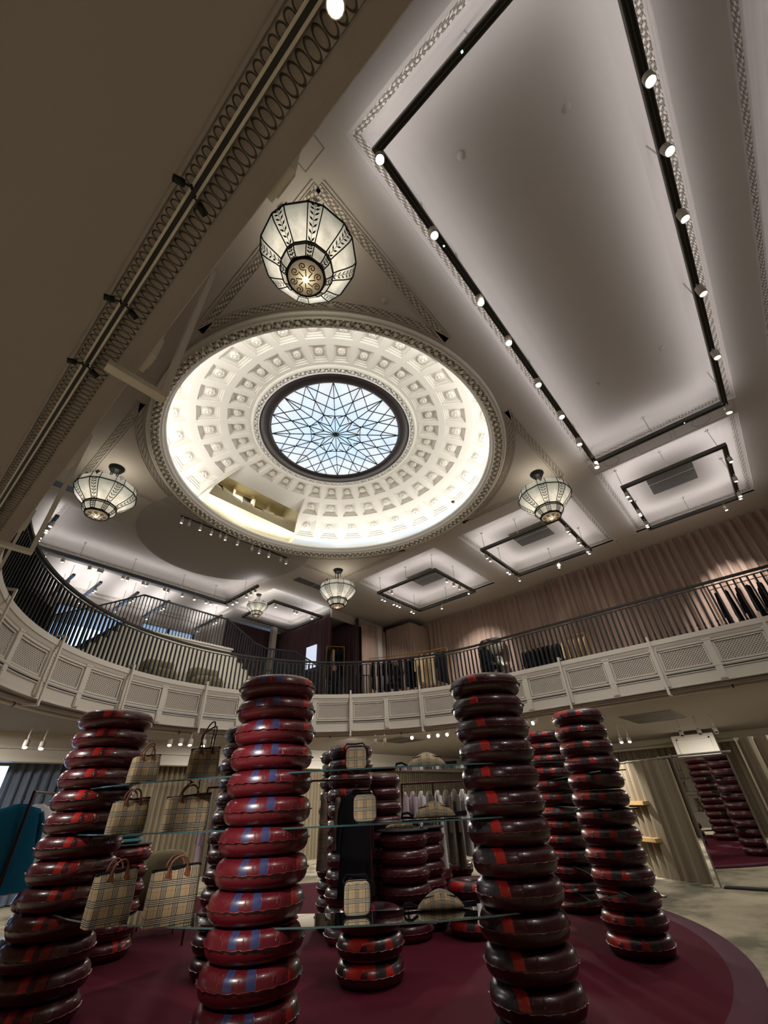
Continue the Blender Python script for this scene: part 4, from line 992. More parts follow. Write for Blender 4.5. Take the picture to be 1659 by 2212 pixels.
stack('the low pile behind the waist bag', 6.95, 4.46, 3, .2, .36, VD)
stack('the pile under the teal knitwear', 3.42, 8.3, 6, .2, .38, VA, face=.5)
stack('the pile behind the left stack', 2.62, 8.45, 5, .2, .36, VE, face=1.5)

# ------------------------------------------------------------------ glass shelves threaded through the stacks
SCX, SCY, SR = 5.94, 6.10, 3.98
P1 = [(2.26, 6.5), (2.23, 6.1), (2.30, 5.3), (2.83, 3.95), (3.55, 2.95), (4.335, 2.30), (5.2, 1.95)]
def spline(P, n=12):
    out = []
    for i in range(len(P)-1):
        p0, p1, p2, p3 = [Vector(P[max(0, min(len(P)-1, j))]) for j in (i-1, i, i+1, i+2)]
        for k in range(n):
            t = k/n; out.append(.5*((2*p1)+(p2-p0)*t+(2*p0-5*p1+4*p2-p3)*t*t+(3*p1-p0-3*p2+p3)*t**3))
    out.append(Vector(P[-1])); return out
def shelf(label, z, w=.23, P=P1):
    c = spline(P); L, Rg = [], []
    for k, p in enumerate(c):
        d = (c[min(k+1, len(c)-1)]-c[max(k-1, 0)]).normalized(); n = Vector((-d.y, d.x))
        L.append(p+n*w); Rg.append(p-n*w)
    h = .012; f = lambda A, z_: [(p.x, p.y, z_) for p in A]
    m = MB(); m.grid([f(L, z), f(Rg, z), f(Rg, z-h), f(L, z-h), f(L, z)], smooth=False)
    o = m.build('glass_shelf', GLASS); tag(o, label, 'shelf', 'curved glass shelves')
    e = MB()
    for A in (L, Rg): e.grid([f(A, z-.0005), f(A, z-h+.0005)], smooth=False)
    # thin bright edges sit just outside the sheet
    E2 = MB()
    for A, sg in ((L, 1), (Rg, -1)):
        B = []
        for k, p in enumerate(A): B.append(p+(p-c[k]).normalized()*.001)
        E2.grid([f(B, z), f(B, z-h)], smooth=False)
    E2.build('polished_edge', GEDGE, o); return o
SH = [EYE+.262, EYE-.143, EYE-.757]
shelf('top curved clear glass shelf between the tall stacks', SH[0]); shelf('middle curved clear glass shelf between the tall stacks', SH[1]); shelf('lowest curved clear glass shelf between the tall stacks', SH[2])
P2 = [(6.6, 1.9), (7.18, 2.35), (8.2, 3.0), (9.06, 3.73), (9.4, 4.6)]
for z, lb in ((.04+9*.2, 'upper'), (.04+7*.2, 'middle'), (.04+3*.2, 'low')): shelf(f'{lb} short glass shelf between the two right stacks', z, .16, P2)

# ------------------------------------------------------------------ bags
def tote(label, x, y, z, w, h, d, rz, handle='down', flare=.0, mat=TARTAN, lean=0, cl=LEATHER):
    t = thing('tote_bag', label, 'bag', (x, y, z), rz, 'check tote bags on the glass shelves')
    K = 9; rows = []; us = []
    for j in range(K):
        v = j/(K-1); ww = w*(1+flare*v)*(1-.05*math.sin(PI*v)*0); dd = d*(1-.35*v); bul = .02*math.sin(PI*v)
        row = []; per = []
        n = 8; rc = .03
        pts = []
        for sx, sy, a0 in ((1, -1, -PI/2), (1, 1, 0), (-1, 1, PI/2), (-1, -1, PI)):
            for q in range(4):
                a = a0+q*PI/6; pts.append((sx*(ww/2-rc)+rc*math.cos(a), sy*(dd/2+bul-rc)+rc*math.sin(a)))
        full = []
        for i in range(16):
            a = pts[i]; b = pts[(i+1) % 16]; full.append(a)
            if i % 4 == 3:
                for q in range(1, 5): full.append((a[0]+(b[0]-a[0])*q/5, a[1]+(b[1]-a[1])*q/5+(.006*math.sin(5*v+q*2.2))))
        row = [(px, py, h*v+(.012*math.sin(px*9) if j == K-1 else 0)) for px, py in full]
        rows.append(row)
    S = [0]
    for i in range(1, len(rows[0])+1): S.append(S[-1]+math.dist(rows[0][i-1][:2], rows[0][i % len(rows[0])][:2]))
    m = MB(); m.grid(rows, closed_u=True, uvs=lambda a, b: (S[b]+.03, h*a/(K-1)+.02)); m.poly(rows[0][::-1]); m.build('bag_body', mat, t)
    tr = MB(); top = [Vector(p) for p in rows[-1]]
    tr.grid([[p+Vector((0, 0, -.012))+Vector((p.x, p.y, 0)).normalized()*.003 for p in top], [p+Vector((0, 0, .004))+Vector((p.x, p.y, 0)).normalized()*.003 for p in top], [p+Vector((0, 0, .002))-Vector((p.x, p.y, 0)).normalized()*.006 for p in top], [p+Vector((0, 0, -.03))-Vector((p.x, p.y, 0)).normalized()*.006 for p in top]], closed_u=True)
    tr.build('rim', BLKFAB, t)
    m = MB(); m.poly([tuple(p+Vector((0, 0, -.04))-Vector((p.x, p.y, 0)).normalized()*.008) for p in top]); m.build('lining', BLKFAB, t)
    dt = d*.65
    for sy in (-1, 1):
        yy = sy*(dt/2+.012)
        hx = w*.19
        if handle == 'up' or (handle == 'half' and sy == 1):
            H = .20 if handle != 'half' else .12
            if handle == 'up' and sy == 1: H = .26
            pts = [(-hx, yy, h-.06), (-hx, yy, h+.01), (-hx*.95+.02*sy, yy, h+H*.55), (-hx*.45+.04, yy, h+H*.93), (hx*.3+.04, yy, h+H), (hx*.8+.02, yy, h+H*.7), (hx, yy, h+H*.3), (hx, yy, h-.06)]
        else:
            H = .075
            pts = [(-hx, yy, h-.06), (-hx, yy+sy*.005, h), (-hx*.8, yy+sy*.01, h+H*.6), (-hx*.3, yy+sy*.02, h+H), (hx*.3, yy+sy*.02, h+H*1.05), (hx*.8, yy+sy*.01, h+H*.6), (hx, yy, h), (hx, yy, h-.06)]
        c = spline([p for p in pts], 6) if False else None
        V = [Vector(p) for p in pts]; out = []
        for i in range(len(V)-1):
            p0, p1, p2, p3 = V[max(0, i-1)], V[i], V[i+1], V[min(len(V)-1, i+2)]
            for q in range(5):
                tt = q/5; out.append(.5*((2*p1)+(p2-p0)*tt+(2*p0-5*p1+4*p2-p3)*tt*tt+(3*p1-p0-3*p2+p3)*tt**3))
        out.append(V[-1]); m = MB(); m.tube(out, .0075, 7); hd_ = m.build('handle', cl if handle != 'up' else DLEATHER, t)
        for sx in (-1, 1):
            m = MB(); X = sx*hx; yo = yy+sy*.004
            q = [(X-.014, h+.01), (X+.014, h+.01), (X+.018, h-.03), (X+.030, h-.055), (X+.030, h-.10), (X-.030, h-.10), (X-.030, h-.055), (X-.018, h-.03)]
            m.poly([(a, yo, b) for a, b in q]); m.poly([(a, yo-sy*.006, b) for a, b in q][::-1])
            for i in range(len(q)):
                a, b = q[i], q[(i+1) % len(q)]; m.quad((a[0], yo, a[1]), (b[0], yo, b[1]), (b[0], yo-sy*.006, b[1]), (a[0], yo-sy*.006, a[1]))
            m.build('leather_tab', cl, hd_)
    return t
def onshelf(px_az, D): a = math.radians(px_az); return D*math.cos(a), D*math.sin(a)
BAGS = []
def camera_bag(label, x, y, z, rz, w=.20, h=.21, d=.09):
    t = thing('camera_bag', label, 'bag', (x, y, z), rz, 'small square check bags')
    def rr(w_, h_, r_, y_):
        o = []
        for sx, sz, a0 in ((1, 0, -PI/2), (1, 1, 0), (-1, 1, PI/2), (-1, 0, PI)):
            for q in range(5):
                a = a0+q*PI/8; cx = sx*(w_/2-r_); cz = (h_-r_) if sz else r_
                o.append((cx+r_*math.cos(a), y_, cz+r_*math.sin(a)))
        return o
    L = [rr(w-.02, h-.02, .04, -d/2), rr(w, h, .045, -d/2+.012), rr(w, h, .045, d/2-.012), rr(w-.02, h-.02, .04, d/2)]
    for l in (L[0], L[3]):
        for i, p in enumerate(l): l[i] = (p[0], p[1], p[2]+.01)
    m = MB()
    for a in range(3):
        for i in range(20):
            p = [L[a][i], L[a][(i+1) % 20], L[a+1][(i+1) % 20], L[a+1][i]]; m.quad(*p, uv=[(q[0]+q[1]+.3, q[2]+.03) for q in p], smooth=True)
    for l in (L[0][::-1], L[3]):
        m.poly(l); m.uv[len(m.f)-1] = [(q[0]+.3, q[2]+.03) for q in l]
    m.build('bag_body', TARTANS, t)
    m = MB()
    for l in (L[1], L[2]): m.tube([Vector(p) for p in l]+[Vector(l[0])], .0045, 6)
    m.build('piping', BLKFAB, t)
    m = MB(); m.tube([(-.09, 0, h*.8), (-.12, .03, h*.98), (-.09, .05, h+.035), (0, .03, h+.03), (.07, .01, h+.035), (.115, 0, h*.9), (.105, .01, h*.6)], .007, 6); m.tube([(-.10, .06, h*.5), (-.06, .06, h+.01), (.06, .06, h+.015), (.11, .05, h*.5)], .006, 6); m.build('strap', BLKFAB, t)
def belt_bag(label, x, y, z, rz, w=.40, h=.135, d=.12):
    t = thing('waist_bag', label, 'bag', (x, y, z), rz, 'check waist bags')
    n, k = 18, 14; rows = []
    for i in range(n+1):
        u = -1+2*i/n; e = max(.0, 1-abs(u)**1.7)**.9; hh = .012+(h-.012)*e; dd = .010+(d/2)*e
        rows.append([(u*w/2, dd*math.cos(2*PI*j/k), hh/2+hh/2*math.sin(2*PI*j/k)+.008*(abs(u)**2)) for j in range(k)])
    m = MB(); m.grid(rows, closed_u=True, uvs=lambda a, b: (w*a/n, .4*b/k)); m.poly(rows[0][::-1]); m.poly(rows[-1]); m.build('bag_body', TARTANS, t)
    m = MB(); m.tube([(-w/2+.01, 0, .02), (-w/2-.05, 0, .05), (-w/2-.10, .02, .045), (-w/2-.11, .05, .015), (-w/2-.04, .06, .012), (0, .075, .012), (w/2, .06, .012), (w/2+.09, .03, .03)], .011, 6); m.bar((w/2-.02, 0, .025), (w/2+.10, .01, .03), .03, .035); m.build('strap', BLKFAB, t)
    m = MB(); m.tube([(-w*.36, -d*.30, h*.62), (0, -d*.46, h*.76), (w*.36, -d*.30, h*.62)], .004, 5); m.build('zip', BLKFAB, t)

# positions from az / distance on each shelf, matching the plan survey
def face(x, y, extra=0): return math.atan2(-y, -x)+PI/2+extra
def T(az, D): a = math.radians(az); return D*math.cos(a), D*math.sin(a)
def put_tote(label, az, D, zi, w, h, d, ex, **k):
    x, y = T(az, D); tote(label, x, y, SH[zi]+.002, w, h, d, face(x, y, ex), **k)
put_tote('check tote leaning short handles, top shelf beside the left stack', 67.6, 5.62, 0, .27, .24, .14, .25, handle='half', flare=-.05)
put_tote('check tote with one long raised handle on the top shelf', 61.8, 5.35, 0, .29, .28, .14, .2, handle='up', flare=-.02)
put_tote('check tote with short handles on the middle shelf beside the left stack', 68.0, 5.65, 1, .32, .27, .16, .25, handle='down')
put_tote('wide check tote with crossed tan handles on the middle shelf', 62.6, 5.4, 1, .40, .28, .13, .1, handle='half', flare=.02)
put_tote('large check tote with looped tan handles, lowest shelf at left', 67.7, 5.45, 2, .33, .35, .18, .3, handle='down', cl=LEATHER)
put_tote('large check tote holding bottles and shoes, lowest shelf right tote', 62.5, 5.15, 2, .39, .36, .18, .2, handle='down', cl=LEATHER)
for lb, az, D, zi in (('top', 44.6, 4.75, 0), ('middle', 43.6, 4.72, 1), ('lowest', 44.5, 4.70, 2)):
    x, y = T(az, D); camera_bag(f'small square check bag with black strap on the {lb} glass shelf', x, y, SH[zi]+.002, face(x, y, .05), .20+.01*zi, .20+.01*zi)
for lb, az, D, zi in (('top', 36.2, 4.83, 0), ('middle', 35.8, 4.8, 1), ('lowest', 36.0, 4.75, 2)):
    x, y = T(az, D); belt_bag(f'curved check waist bag with black strap on the {lb} glass shelf', x, y, SH[zi]+.002, face(x, y, .1))

# ------------------------------------------------------------------ clothes racks and garments
def garment_mesh(w=.44, d=.09, h=1.0, sleeves=True, flare=1.15, sl=.55, seed=0):
    rr = random.Random(seed); m = MB(); n = 16; rows = []
    secs = [(0, .05, .045), (-.03, .10, .05), (-.06, .17, .055), (-.12, .215, .065), (-.3, .21, .075), (-.55, .215, .085), (-.8, .23, .09), (-1, .24, .1)]
    for z, a, b in secs:
        zz = z*h if z < -.12 else z*min(h, 1.0); a *= w/.43; b *= d/.09*.62
        if z < -.3: a *= 1+(flare-1)*(-z)
        rows.append([(a*math.cos(2*PI*j/n), (b*math.sin(2*PI*j/n))*(1+.18*math.sin(j*2.1+z*3+seed)), zz) for j in range(n)])
    m.grid(rows, closed_u=True, uvs=lambda i, j: (j/n*1.0, -rows[i][0][2])); m.poly(rows[0]); m.poly(rows[-1][::-1])
    if sleeves:
        for sx in (-1, 1): m.tube([(sx*w*.44, 0, -.10), (sx*w*.53, .01, -.22), (sx*w*.58, .02, -.10-sl*.6), (sx*w*.60, .03, -.10-sl)], [.036, .042, .038, .034], 8)
    return m
GP = {}
def garment(label, x, y, z, rz, mat, cat='coat', h=1.0, w=.44, sleeves=True, group=None, flare=1.15, name=None):
    key = (mat.name, round(h, 2), round(w, 2), sleeves)
    if key not in GP:
        t = thing(name or ('hanging_'+cat), label, cat); garment_mesh(w, .09, h, sleeves, flare, seed=len(GP)).build('garment', mat, t)
        m = MB(); m.tube([(-w*.42, 0, -.07), (0, 0, .0), (w*.42, 0, -.07)], .010, 6); m.tube([(0, 0, 0), (0, 0, .035), (.02, 0, .055), (.02, 0, .085), (0, 0, .10), (-.018, 0, .085)], .004, 6); m.build('hanger', BLACK, t)
        GP[key] = t; o = t
    else: o = copy_tree(GP[key])
    o.location = (x, y, z); o.rotation_euler = (0, 0, rz); tag(o, label, cat, group); return o
def rack(label, pts, z0, z1, mat, r=.014, posts=None):
    t = thing('clothes_rack', label, 'clothes rack')
    m = MB(); m.tube([(x, y, z1) for x, y in pts], r, 8); m.build('rail', mat, t)
    for x, y in (posts or [pts[0], pts[-1]]):
        m = MB(); m.tube([(x, y, z0), (x, y, z1)], r, 8); m.lathe([(0, .012), (.09, .01), (.09, 0)], 16, (x, y, z0)); m.build('post', mat, t)
    return t
def along(pts, f):
    L = [0]
    for a, b in zip(pts, pts[1:]): L.append(L[-1]+math.dist(a, b))
    s_ = f*L[-1]
    for i in range(len(pts)-1):
        if s_ <= L[i+1]+1e-9:
            t = (s_-L[i])/(L[i+1]-L[i]); a, b = pts[i], pts[i+1]
            return a[0]+(b[0]-a[0])*t, a[1]+(b[1]-a[1])*t, math.atan2(b[1]-a[1], b[0]-a[0])
GF = ZL-.02
# gallery, centre: curved gilt rail with dark then beige coats
cr = [(12.55, 11.6), (12.95, 10.9), (13.3, 10.1), (13.55, 9.3), (13.7, 8.6)]
rack('long curved gilt clothes rail at the centre of the gallery', cr, GF, GF+1.92, GOLD, .015, [cr[0], cr[2], cr[4]])
n = 14
for i in range(n):
    x, y, a = along(cr, .05+.9*i/(n-1)); dark = i < 8 or i > 11
    garment(f'{ORD[i]} {"black" if dark else "beige"} coat from the left on the long curved gilt rail', x, y, GF+1.80, a+PI/2+(.9 if i in (7, 10) else .15*R.random()), NAVY if dark else BEIGE, 'coat', 1.15 if i % 3 else 1.05, group='coats on the curved gilt rail')
m1 = [(15.6, 6.5), (15.6, 4.0)]
rack('straight gilt clothes rail along the drape wall', m1, GF, GF+1.75, GOLD)
for i in range(13):
    x, y, a = along(m1, .04+.92*i/12); dark = i < 8
    garment(f'{ORD[i]} {"black jacket" if dark else "cream coat"} from the left on the straight gilt rail', x, y, GF+1.63, a+PI/2+.2*R.random(), BLKFAB if dark else BEIGE, 'coat', 1.0, group='clothes on the straight gilt rail')
m2 = [(14.6, .1), (14.6, -2.3)]
rack('gilt clothes rail at the far right of the gallery', m2, GF, GF+1.75, GOLD)
for i in range(10):
    x, y, a = along(m2, .04+.92*i/9)
    garment(f'{ORD[i]} black garment from the left on the far right gilt rail', x, y, GF+1.63, a+PI/2+.2*R.random(), BLKFAB, 'coat', 1.05, group='clothes on the far right gilt rail')
m3 = [(11.35, 12.85), (11.95, 12.45)]
rack('short raised rail with dark coats on the stair landing', m3, ZL+.62, ZL+2.45, GOLD)
for i in range(4):
    x, y, a = along(m3, .1+.8*i/3)
    garment(f'{ORD[i]} {"cream" if i == 1 else "black"} coat on the short landing rail', x, y, ZL+2.33, a+PI/2, BEIGE if i == 1 else BLKFAB, 'coat', 1.1, group='coats on the short landing rail')
# dark clothes near the left end of the gallery
m4 = [(-.45, 6.9), (-.1, 8.6), (.3, 9.7)]
rack('rail crowded with black clothes at the left end of the gallery', m4, GF, GF+1.75, BLACK)
for i in range(15):
    x, y, a = along(m4, .02+.96*i/14)
    garment(f'{ORD[i]} black garment on the crowded rail at the left gallery end', x, y, GF+1.63, a+PI/2+.2, BLKFAB, 'coat', 1.1, group='black clothes at the left gallery end')
m5 = [(.9, 11.2), (1.7, 12.2)]
rack('second rail of black clothes in front of the windows', m5, GF, GF+1.5, BLACK)
for i in range(8):
    x, y, a = along(m5, .05+.9*i/7)
    garment(f'{ORD[i]} black garment on the rail in front of the windows', x, y, GF+1.38, a+PI/2+.2, BLKFAB, 'coat', 1.1, group='black clothes before the windows')
# lower floor racks
r1 = [(1.94, 8.05), (2.4, 8.75), (3.0, 9.3)]
rack('burgundy metal clothes rail at the lower left', r1, 0, 1.93, REDMET, .018, [r1[0], r1[-1]])
garment('thick blue fleece coat at the end of the lower left rail', 1.86, 8.12, 1.80, .15, BLUEF, 'coat', .92, .62, flare=1.3)
garment('cream knit beside the blue fleece coat', 2.14, 8.38, 1.80, .3, WHITEF, 'coat', .95, .5, group=None)
garment('black trousers under the lower left rail', 1.75, 8.35, .82, .4, BLKFAB, 'trousers', .8, .4, False)
for i in range(3): garment(f'{ORD[i]} pale garment further along the lower left rail', 2.42+.12*i, 8.72+.12*i, 1.80, .6, (WHITEF, BEIGE, WHITEF)[i], 'coat', .95)
rd = [(4.40, 7.9), (4.75, 7.6), (5.15, 7.35)]
rack('clothes rail with pink floral pieces behind the bright stack', rd, 0, 1.95, REDMET, .016)
for i, mt in enumerate((FLORAL, WHITEF, FLORAL, WHITEF, FLORAL)):
    x, y, a = along(rd, .03+.8*i/4); garment(f'{ORD[i]} {"pink floral" if mt == FLORAL else "white"} garment on the rail behind the bright stack', x, y, 1.83, a+PI/2+.3, mt, 'dress', 1.1, .42, group='pieces behind the bright stack')
rc_ = [(4.30, 5.30), (4.62, 4.98), (4.97, 4.64)]
rack('thin burgundy rail at the centre behind the small bags', rc_, .04, 1.90, REDMET, .011)
garment('plaid scarf hanging at the left of the thin centre rail', 4.53, 5.07, 1.74, .9, TARTAND, 'scarf', .78, .16, False)
garment('narrow brown plaid belt hanging on the thin centre rail', 4.66, 4.93, 1.70, .9, TARTAND, 'scarf', .55, .09, False)
garment('black coat hanging on the thin centre rail', 4.86, 4.79, 1.78, -.35, BLKFAB, 'coat', 1.1, .40)  # turned broad so its black fills the dark gap between stacks
rb_ = [(7.58, 6.21), (7.95, 5.72), (8.29, 5.23), (8.6, 4.8)]
rack('burgundy rail with white dresses and plaid coats', rb_, 0, 1.90, REDMET, .018, [rb_[0], rb_[1], rb_[3]])
seq = [(TARTANP, 'lilac check dress', 'dress', .95), (TARTANP, 'second lilac check dress', 'dress', 1.0), (WHITEF, 'long white dress', 'dress', 1.35), (TARTAND, 'short brown check jacket', 'coat', .7), (WHITEF, 'long white shirt dress', 'dress', 1.2), (TARTAND, 'brown check coat', 'coat', 1.1), (TARTAND, 'long brown plaid coat', 'coat', 1.15), (WHITEF, 'slim white garment', 'dress', 1.0), (TARTAND, 'brown plaid coat near the right end', 'coat', 1.05), (TARTAND, 'dark plaid coat at the right end', 'coat', 1.2), (BLKFAB, 'black coat at the right end', 'coat', 1.1)]
for i, (mt, lb, ct, h) in enumerate(seq):
    x, y, a = along(rb_, .03+.92*i/(len(seq)-1)); garment(f'{lb} on the burgundy rail left of the dark stack', x, y, 1.77, a+PI/2+.25, mt, ct, h, .42, group='clothes right of the shoe trays')
# back shelf of folded light shirts on the wall
m = MB(); m.box(10.7, 11.9, 0, .04, 1.95, 2.0); m.box(10.7, 10.74, 0, .3, 1.95, 2.5); m.box(11.86, 11.9, 0, .3, 1.95, 2.5); m.box(10.7, 11.9, 0, .3, 2.46, 2.5)
# teal folded knit and trays
def tray(label, x, y, z, r=.40):
    m = MB(); m.lathe([(0, 0), (r, 0), (r+.01, .012), (r, .024), (0, .024)], 40, (x, y, z)); o = m.build('display_tray', BLACK); tag(o, label, 'tray'); return z+.024
def shoe(label, x, y, z, rz, mat, group):
    n, k = 10, 10; rows = []
    for i in range(n+1):
        u = i/n; hw = .035*(.6+.5*math.sin(PI*min(1, u*1.05))); hh = .085 if u < .35 else .085-.05*(u-.35)/.65
        if i == 0: hw *= .6; hh *= .8
        if i == n: hw *= .3; hh *= .5
        rows.append([((u-.5)*.26, hw*math.cos(2*PI*j/k), .012+hh*(.5+.5*math.sin(2*PI*j/k))) for j in range(k)])
    m = MB(); m.grid(rows, closed_u=True, uvs=lambda a, b: (a*.03, b*.02)); m.poly(rows[0]); m.poly(rows[-1][::-1])
    t = thing('shoe', label, 'shoe', (x, y, z), rz, group); up_s = m.build('upper', mat, t)
    m = MB(); m.poly([((math.cos(2*PI*j/16))*.135, math.sin(2*PI*j/16)*.04, 0) for j in range(16)][::-1]); m.lathe([(1, 0), (1, .014), (0, .014)], 16)
    for i in range(16, len(m.v)): vx = m.v[i]; m.v[i] = (vx[0]*.135, vx[1]*.04, vx[2])
    m.build('sole', BLACK, t)
zt = tray('round black tray with shoes on the waist high stack', 6.33, 5.22, .04+6*.2)
shoe('left pale check shoe on the round black tray', 6.22, 5.30, zt, 2.4, TARTANS, 'check shoes'); shoe('right pale check shoe on the round black tray', 6.36, 5.20, zt, 2.4, TARTANS, 'check shoes'); shoe('white shoe lying at the right of the black tray', 6.56, 5.02, zt, .7, WHITEF, 'white shoes')
zt = tray('second round black tray with check shoes further right', 6.95, 5.35, .04+6*.2)
shoe('left dark check shoe on the second tray', 6.88, 5.45, zt, -.6, TARTAND, 'dark check shoes'); shoe('right dark check shoe on the second tray', 7.02, 5.28, zt, -.6, TARTAND, 'dark check shoes')
zt = tray('black tray holding the folded teal knitwear', 3.42, 8.3, .04+6*.2, .36)
for i in range(2):
    m = MB(); rows = []
    for j in range(7):
        v = j/6*PI; e = math.sin(v)**.4 if 0 < j < 6 else .5
        rows.append([(.20*e*math.copysign(abs(math.cos(2*PI*q/20))**.5, math.cos(2*PI*q/20)), .15*e*math.copysign(abs(math.sin(2*PI*q/20))**.5, math.sin(2*PI*q/20)), .035-.035*math.cos(v)) for q in range(20)])
    m.grid(rows, closed_u=True); m.poly(rows[0][::-1]); m.poly(rows[-1])
    o = m.build('folded_knitwear', TEAL); o.location = (3.42, 8.28, zt+.07*i); tag(o, ['lower', 'upper'][i]+' folded teal knit on the black tray', 'folded clothes', 'folded teal knits')
# tan armchair with a check cushion behind the totes
t = thing('armchair', 'rounded tan armchair seen between the totes', 'armchair', (4.55, 9.1, 0), 2.6)
def blob(sx, sy, sz, c, ex=.6):
    m = MB(); rows = []
    for i in range(9):
        v = -PI/2+PI*i/8; cv, sv = math.cos(v), math.sin(v)
        rows.append([(c[0]+sx*(abs(cv)**ex)*math.copysign(abs(math.cos(q))**ex, math.cos(q)), c[1]+sy*(abs(cv)**ex)*math.copysign(abs(math.sin(q))**ex, math.sin(q)), c[2]+sz*math.copysign(abs(sv)**ex, sv)) for q in [2*PI*j/18 for j in range(18)]])
    return m.grid(rows, closed_u=True)
blob(.36, .34, .12, (0, 0, .42)).build('seat', SOFA, t); blob(.36, .12, .36, (0, .30, .75)).build('backrest', SOFA, t)
for s_ in (-1, 1): blob(.10, .34, .20, (s_*.36, 0, .5)).build('armrest', SOFA, t)
for sx in (-1, 1):
    for sy in (-1, 1): m = MB(); m.lathe([(0, 0), (.02, 0), (.025, .32), (0, .32)], 10, (sx*.3, sy*.25, 0)); m.build('leg', WOOD, t)
o = blob(.16, .08, .14, (0, 0, 0)).build('cushion', TARTAND); o.location = (4.62, 9.05, 1.0); o.rotation_euler = (.3, 0, 2.4); tag(o, 'black and white check pouch resting on the tan armchair', 'pouch')
o.location = (4.68, 8.98, .68)

# ------------------------------------------------------------------ fitting room curtain, rail, shelves, mirror
m = MB(); drape(m, [(12.36, 2.30), (12.64, 2.98)], .02, 2.16, amp=.10, wl=.27, seed=21); o = m.build('fitting_room_curtain', CURTG); tag(o, 'taupe floor length curtain of the fitting room beside the mirror', 'curtain')
t = thing('curtain_rail', 'steel curtain rail above the fitting room curtain and mirror', 'curtain rail')
m = MB(); m.tube([(12.22, 1.1, 2.2), (12.33, 2.25, 2.2), (13.15, 3.36, 2.2), (14.1, 4.32, 2.2)], .02, 8); m.build('rail', CHROME, t)
for i in range(8):
    f = i/7; x, y = 12.33+(14.1-12.33)*f, 2.25+(4.32-2.25)*f; m = MB(); m.box(x-.03, x+.03, y-.02, y+.02, 2.16, 2.24); m.build('bracket', CHROME, t)
m = MB(); drape(m, [(12.75, 3.02), (14.9, 5.3)], .02, 2.16, amp=.09, wl=.30, seed=22); o = m.build('fitting_room_curtain', CURTG); tag(o, 'brightly lit taupe curtain behind the wooden shelves', 'curtain')
for z, lb in ((1.36, 'upper'), (.68, 'lower')):
    m = MB(); M = Matrix.Translation((13.12, 3.36, z)) @ Matrix.Rotation(.85, 4, 'Z'); m.box(-.42, .42, -.0, .26, -.035, .035, M); o = m.build('wall_shelf', WOOD); tag(o, f'{lb} pale wooden shelf in front of the lit curtain', 'shelf', 'pale wooden shelves')
mt = thing('standing_mirror', 'tall mirror reflecting the ring stacks, right edge', 'mirror', (12.30, 1.72, 0), -.04)
m = MB(); m.box(-.0, .03, -.5, .5, .02, 2.14); m.build('glass', MIRROR, mt)
m = MB(); m.box(-.01, .05, -.53, -.5, 0, 2.17); m.box(-.01, .05, .5, .53, 0, 2.17); m.box(-.01, .05, -.53, .53, 2.14, 2.17); m.build('frame', CHROME, mt)
m = MB(); m.box(-.12, .12, -.9, .45, 0, .025); m.build('foot', BLACK, mt)
m = MB(); drape(m, [(12.6, 1.0), (13.4, -1.5)], .02, 2.45, amp=.08, wl=.3, seed=23); o = m.build('fitting_room_curtain', CURTG); tag(o, 'taupe curtain right of the tall mirror at the picture edge', 'curtain')

# ------------------------------------------------------------------ stairs on the gallery
st = thing('staircase', 'white staircase wall rising to a landing with black treads', 'staircase')
Y0 = 13.2; m = MB(); zb = GF
top = [(2.3, zb), (3.95, EYE+4.5), (7.35, EYE+4.5), (9.6, zb)]
body = [(2.3, zb), (9.6, zb)]
up_ = []
for k in range(8):
    x0 = 2.3+1.65*k/8; z1 = zb+(EYE+4.5-zb)*(k+1)/8; up_ += [(x0, z1-(EYE+4.5-zb)/8), (x0, z1)]
up_ += [(3.95, EYE+4.5), (7.35, EYE+4.5)]
dn = []
for k in range(9):
    x0 = 7.35+2.25*k/9; z1 = EYE+4.5-(EYE+4.5-zb)*(k+1)/9; dn += [(x0, z1), (x0+.25, z1)]
outl = up_+dn+[(9.6, zb)]
m.poly([(x, Y0, z) for x, z in outl+[(2.3, zb)]][::-1]); m.quad((2.3, Y0, EYE+4.5), (7.35, Y0, EYE+4.5), (7.35, Y0+1.6, EYE+4.5), (2.3, Y0+1.6, EYE+4.5)) if False else None
m.box(3.95, 7.35, Y0+.01, Y0+1.6, zb, EYE+4.5)
m.build('side_wall', STONE, st)
tr = MB()
for k in range(8):
    x0 = 2.3+1.65*k/8; z1 = zb+(EYE+4.5-zb)*(k+1)/8; tr.box(x0-.03, x0+.22, Y0-.02, Y0+1.4, z1-.02, z1+.02)
for k in range(9):
    x0 = 7.35+2.25*k/9; z1 = EYE+4.5-(EYE+4.5-zb)*(k+1)/9; tr.box(x0-.01, x0+.28, Y0-.02, Y0+1.4, z1-.02, z1+.02)
tr.build('tread', BLACK, st)
m = MB(); m.box(3.9, 7.4, Y0-.03, Y0+1.6, EYE+4.46, EYE+4.52); m.build('landing_edge', WHITE, st)
sr = thing('stair_railing', 'black stair railing with upright bars above the white stair wall', 'railing')
tp = [(1.6, Y0-.6, EYE+3.9), (2.9, Y0-.03, EYE+4.75), (4.13, Y0-.03, EYE+5.5), (7.0, Y0-.03, EYE+5.45), (8.15, Y0-.1, EYE+4.85), (8.6, Y0-.2, EYE+4.72), (9.6, Y0-.6, EYE+4.72), (10.5, Y0-1.2, EYE+4.1)]
m = MB()
for a, b in zip(tp, tp[1:]): m.bar(a, b, .05, .04)
m.build('handrail', BLACK, sr)
def rail_z(x):
    for a, b in zip(tp, tp[1:]):
        if a[0] <= x <= b[0]: t = (x-a[0])/(b[0]-a[0]); return a[1]+(b[1]-a[1])*t, a[2]+(b[2]-a[2])*t
    return tp[-1][1], tp[-1][2]
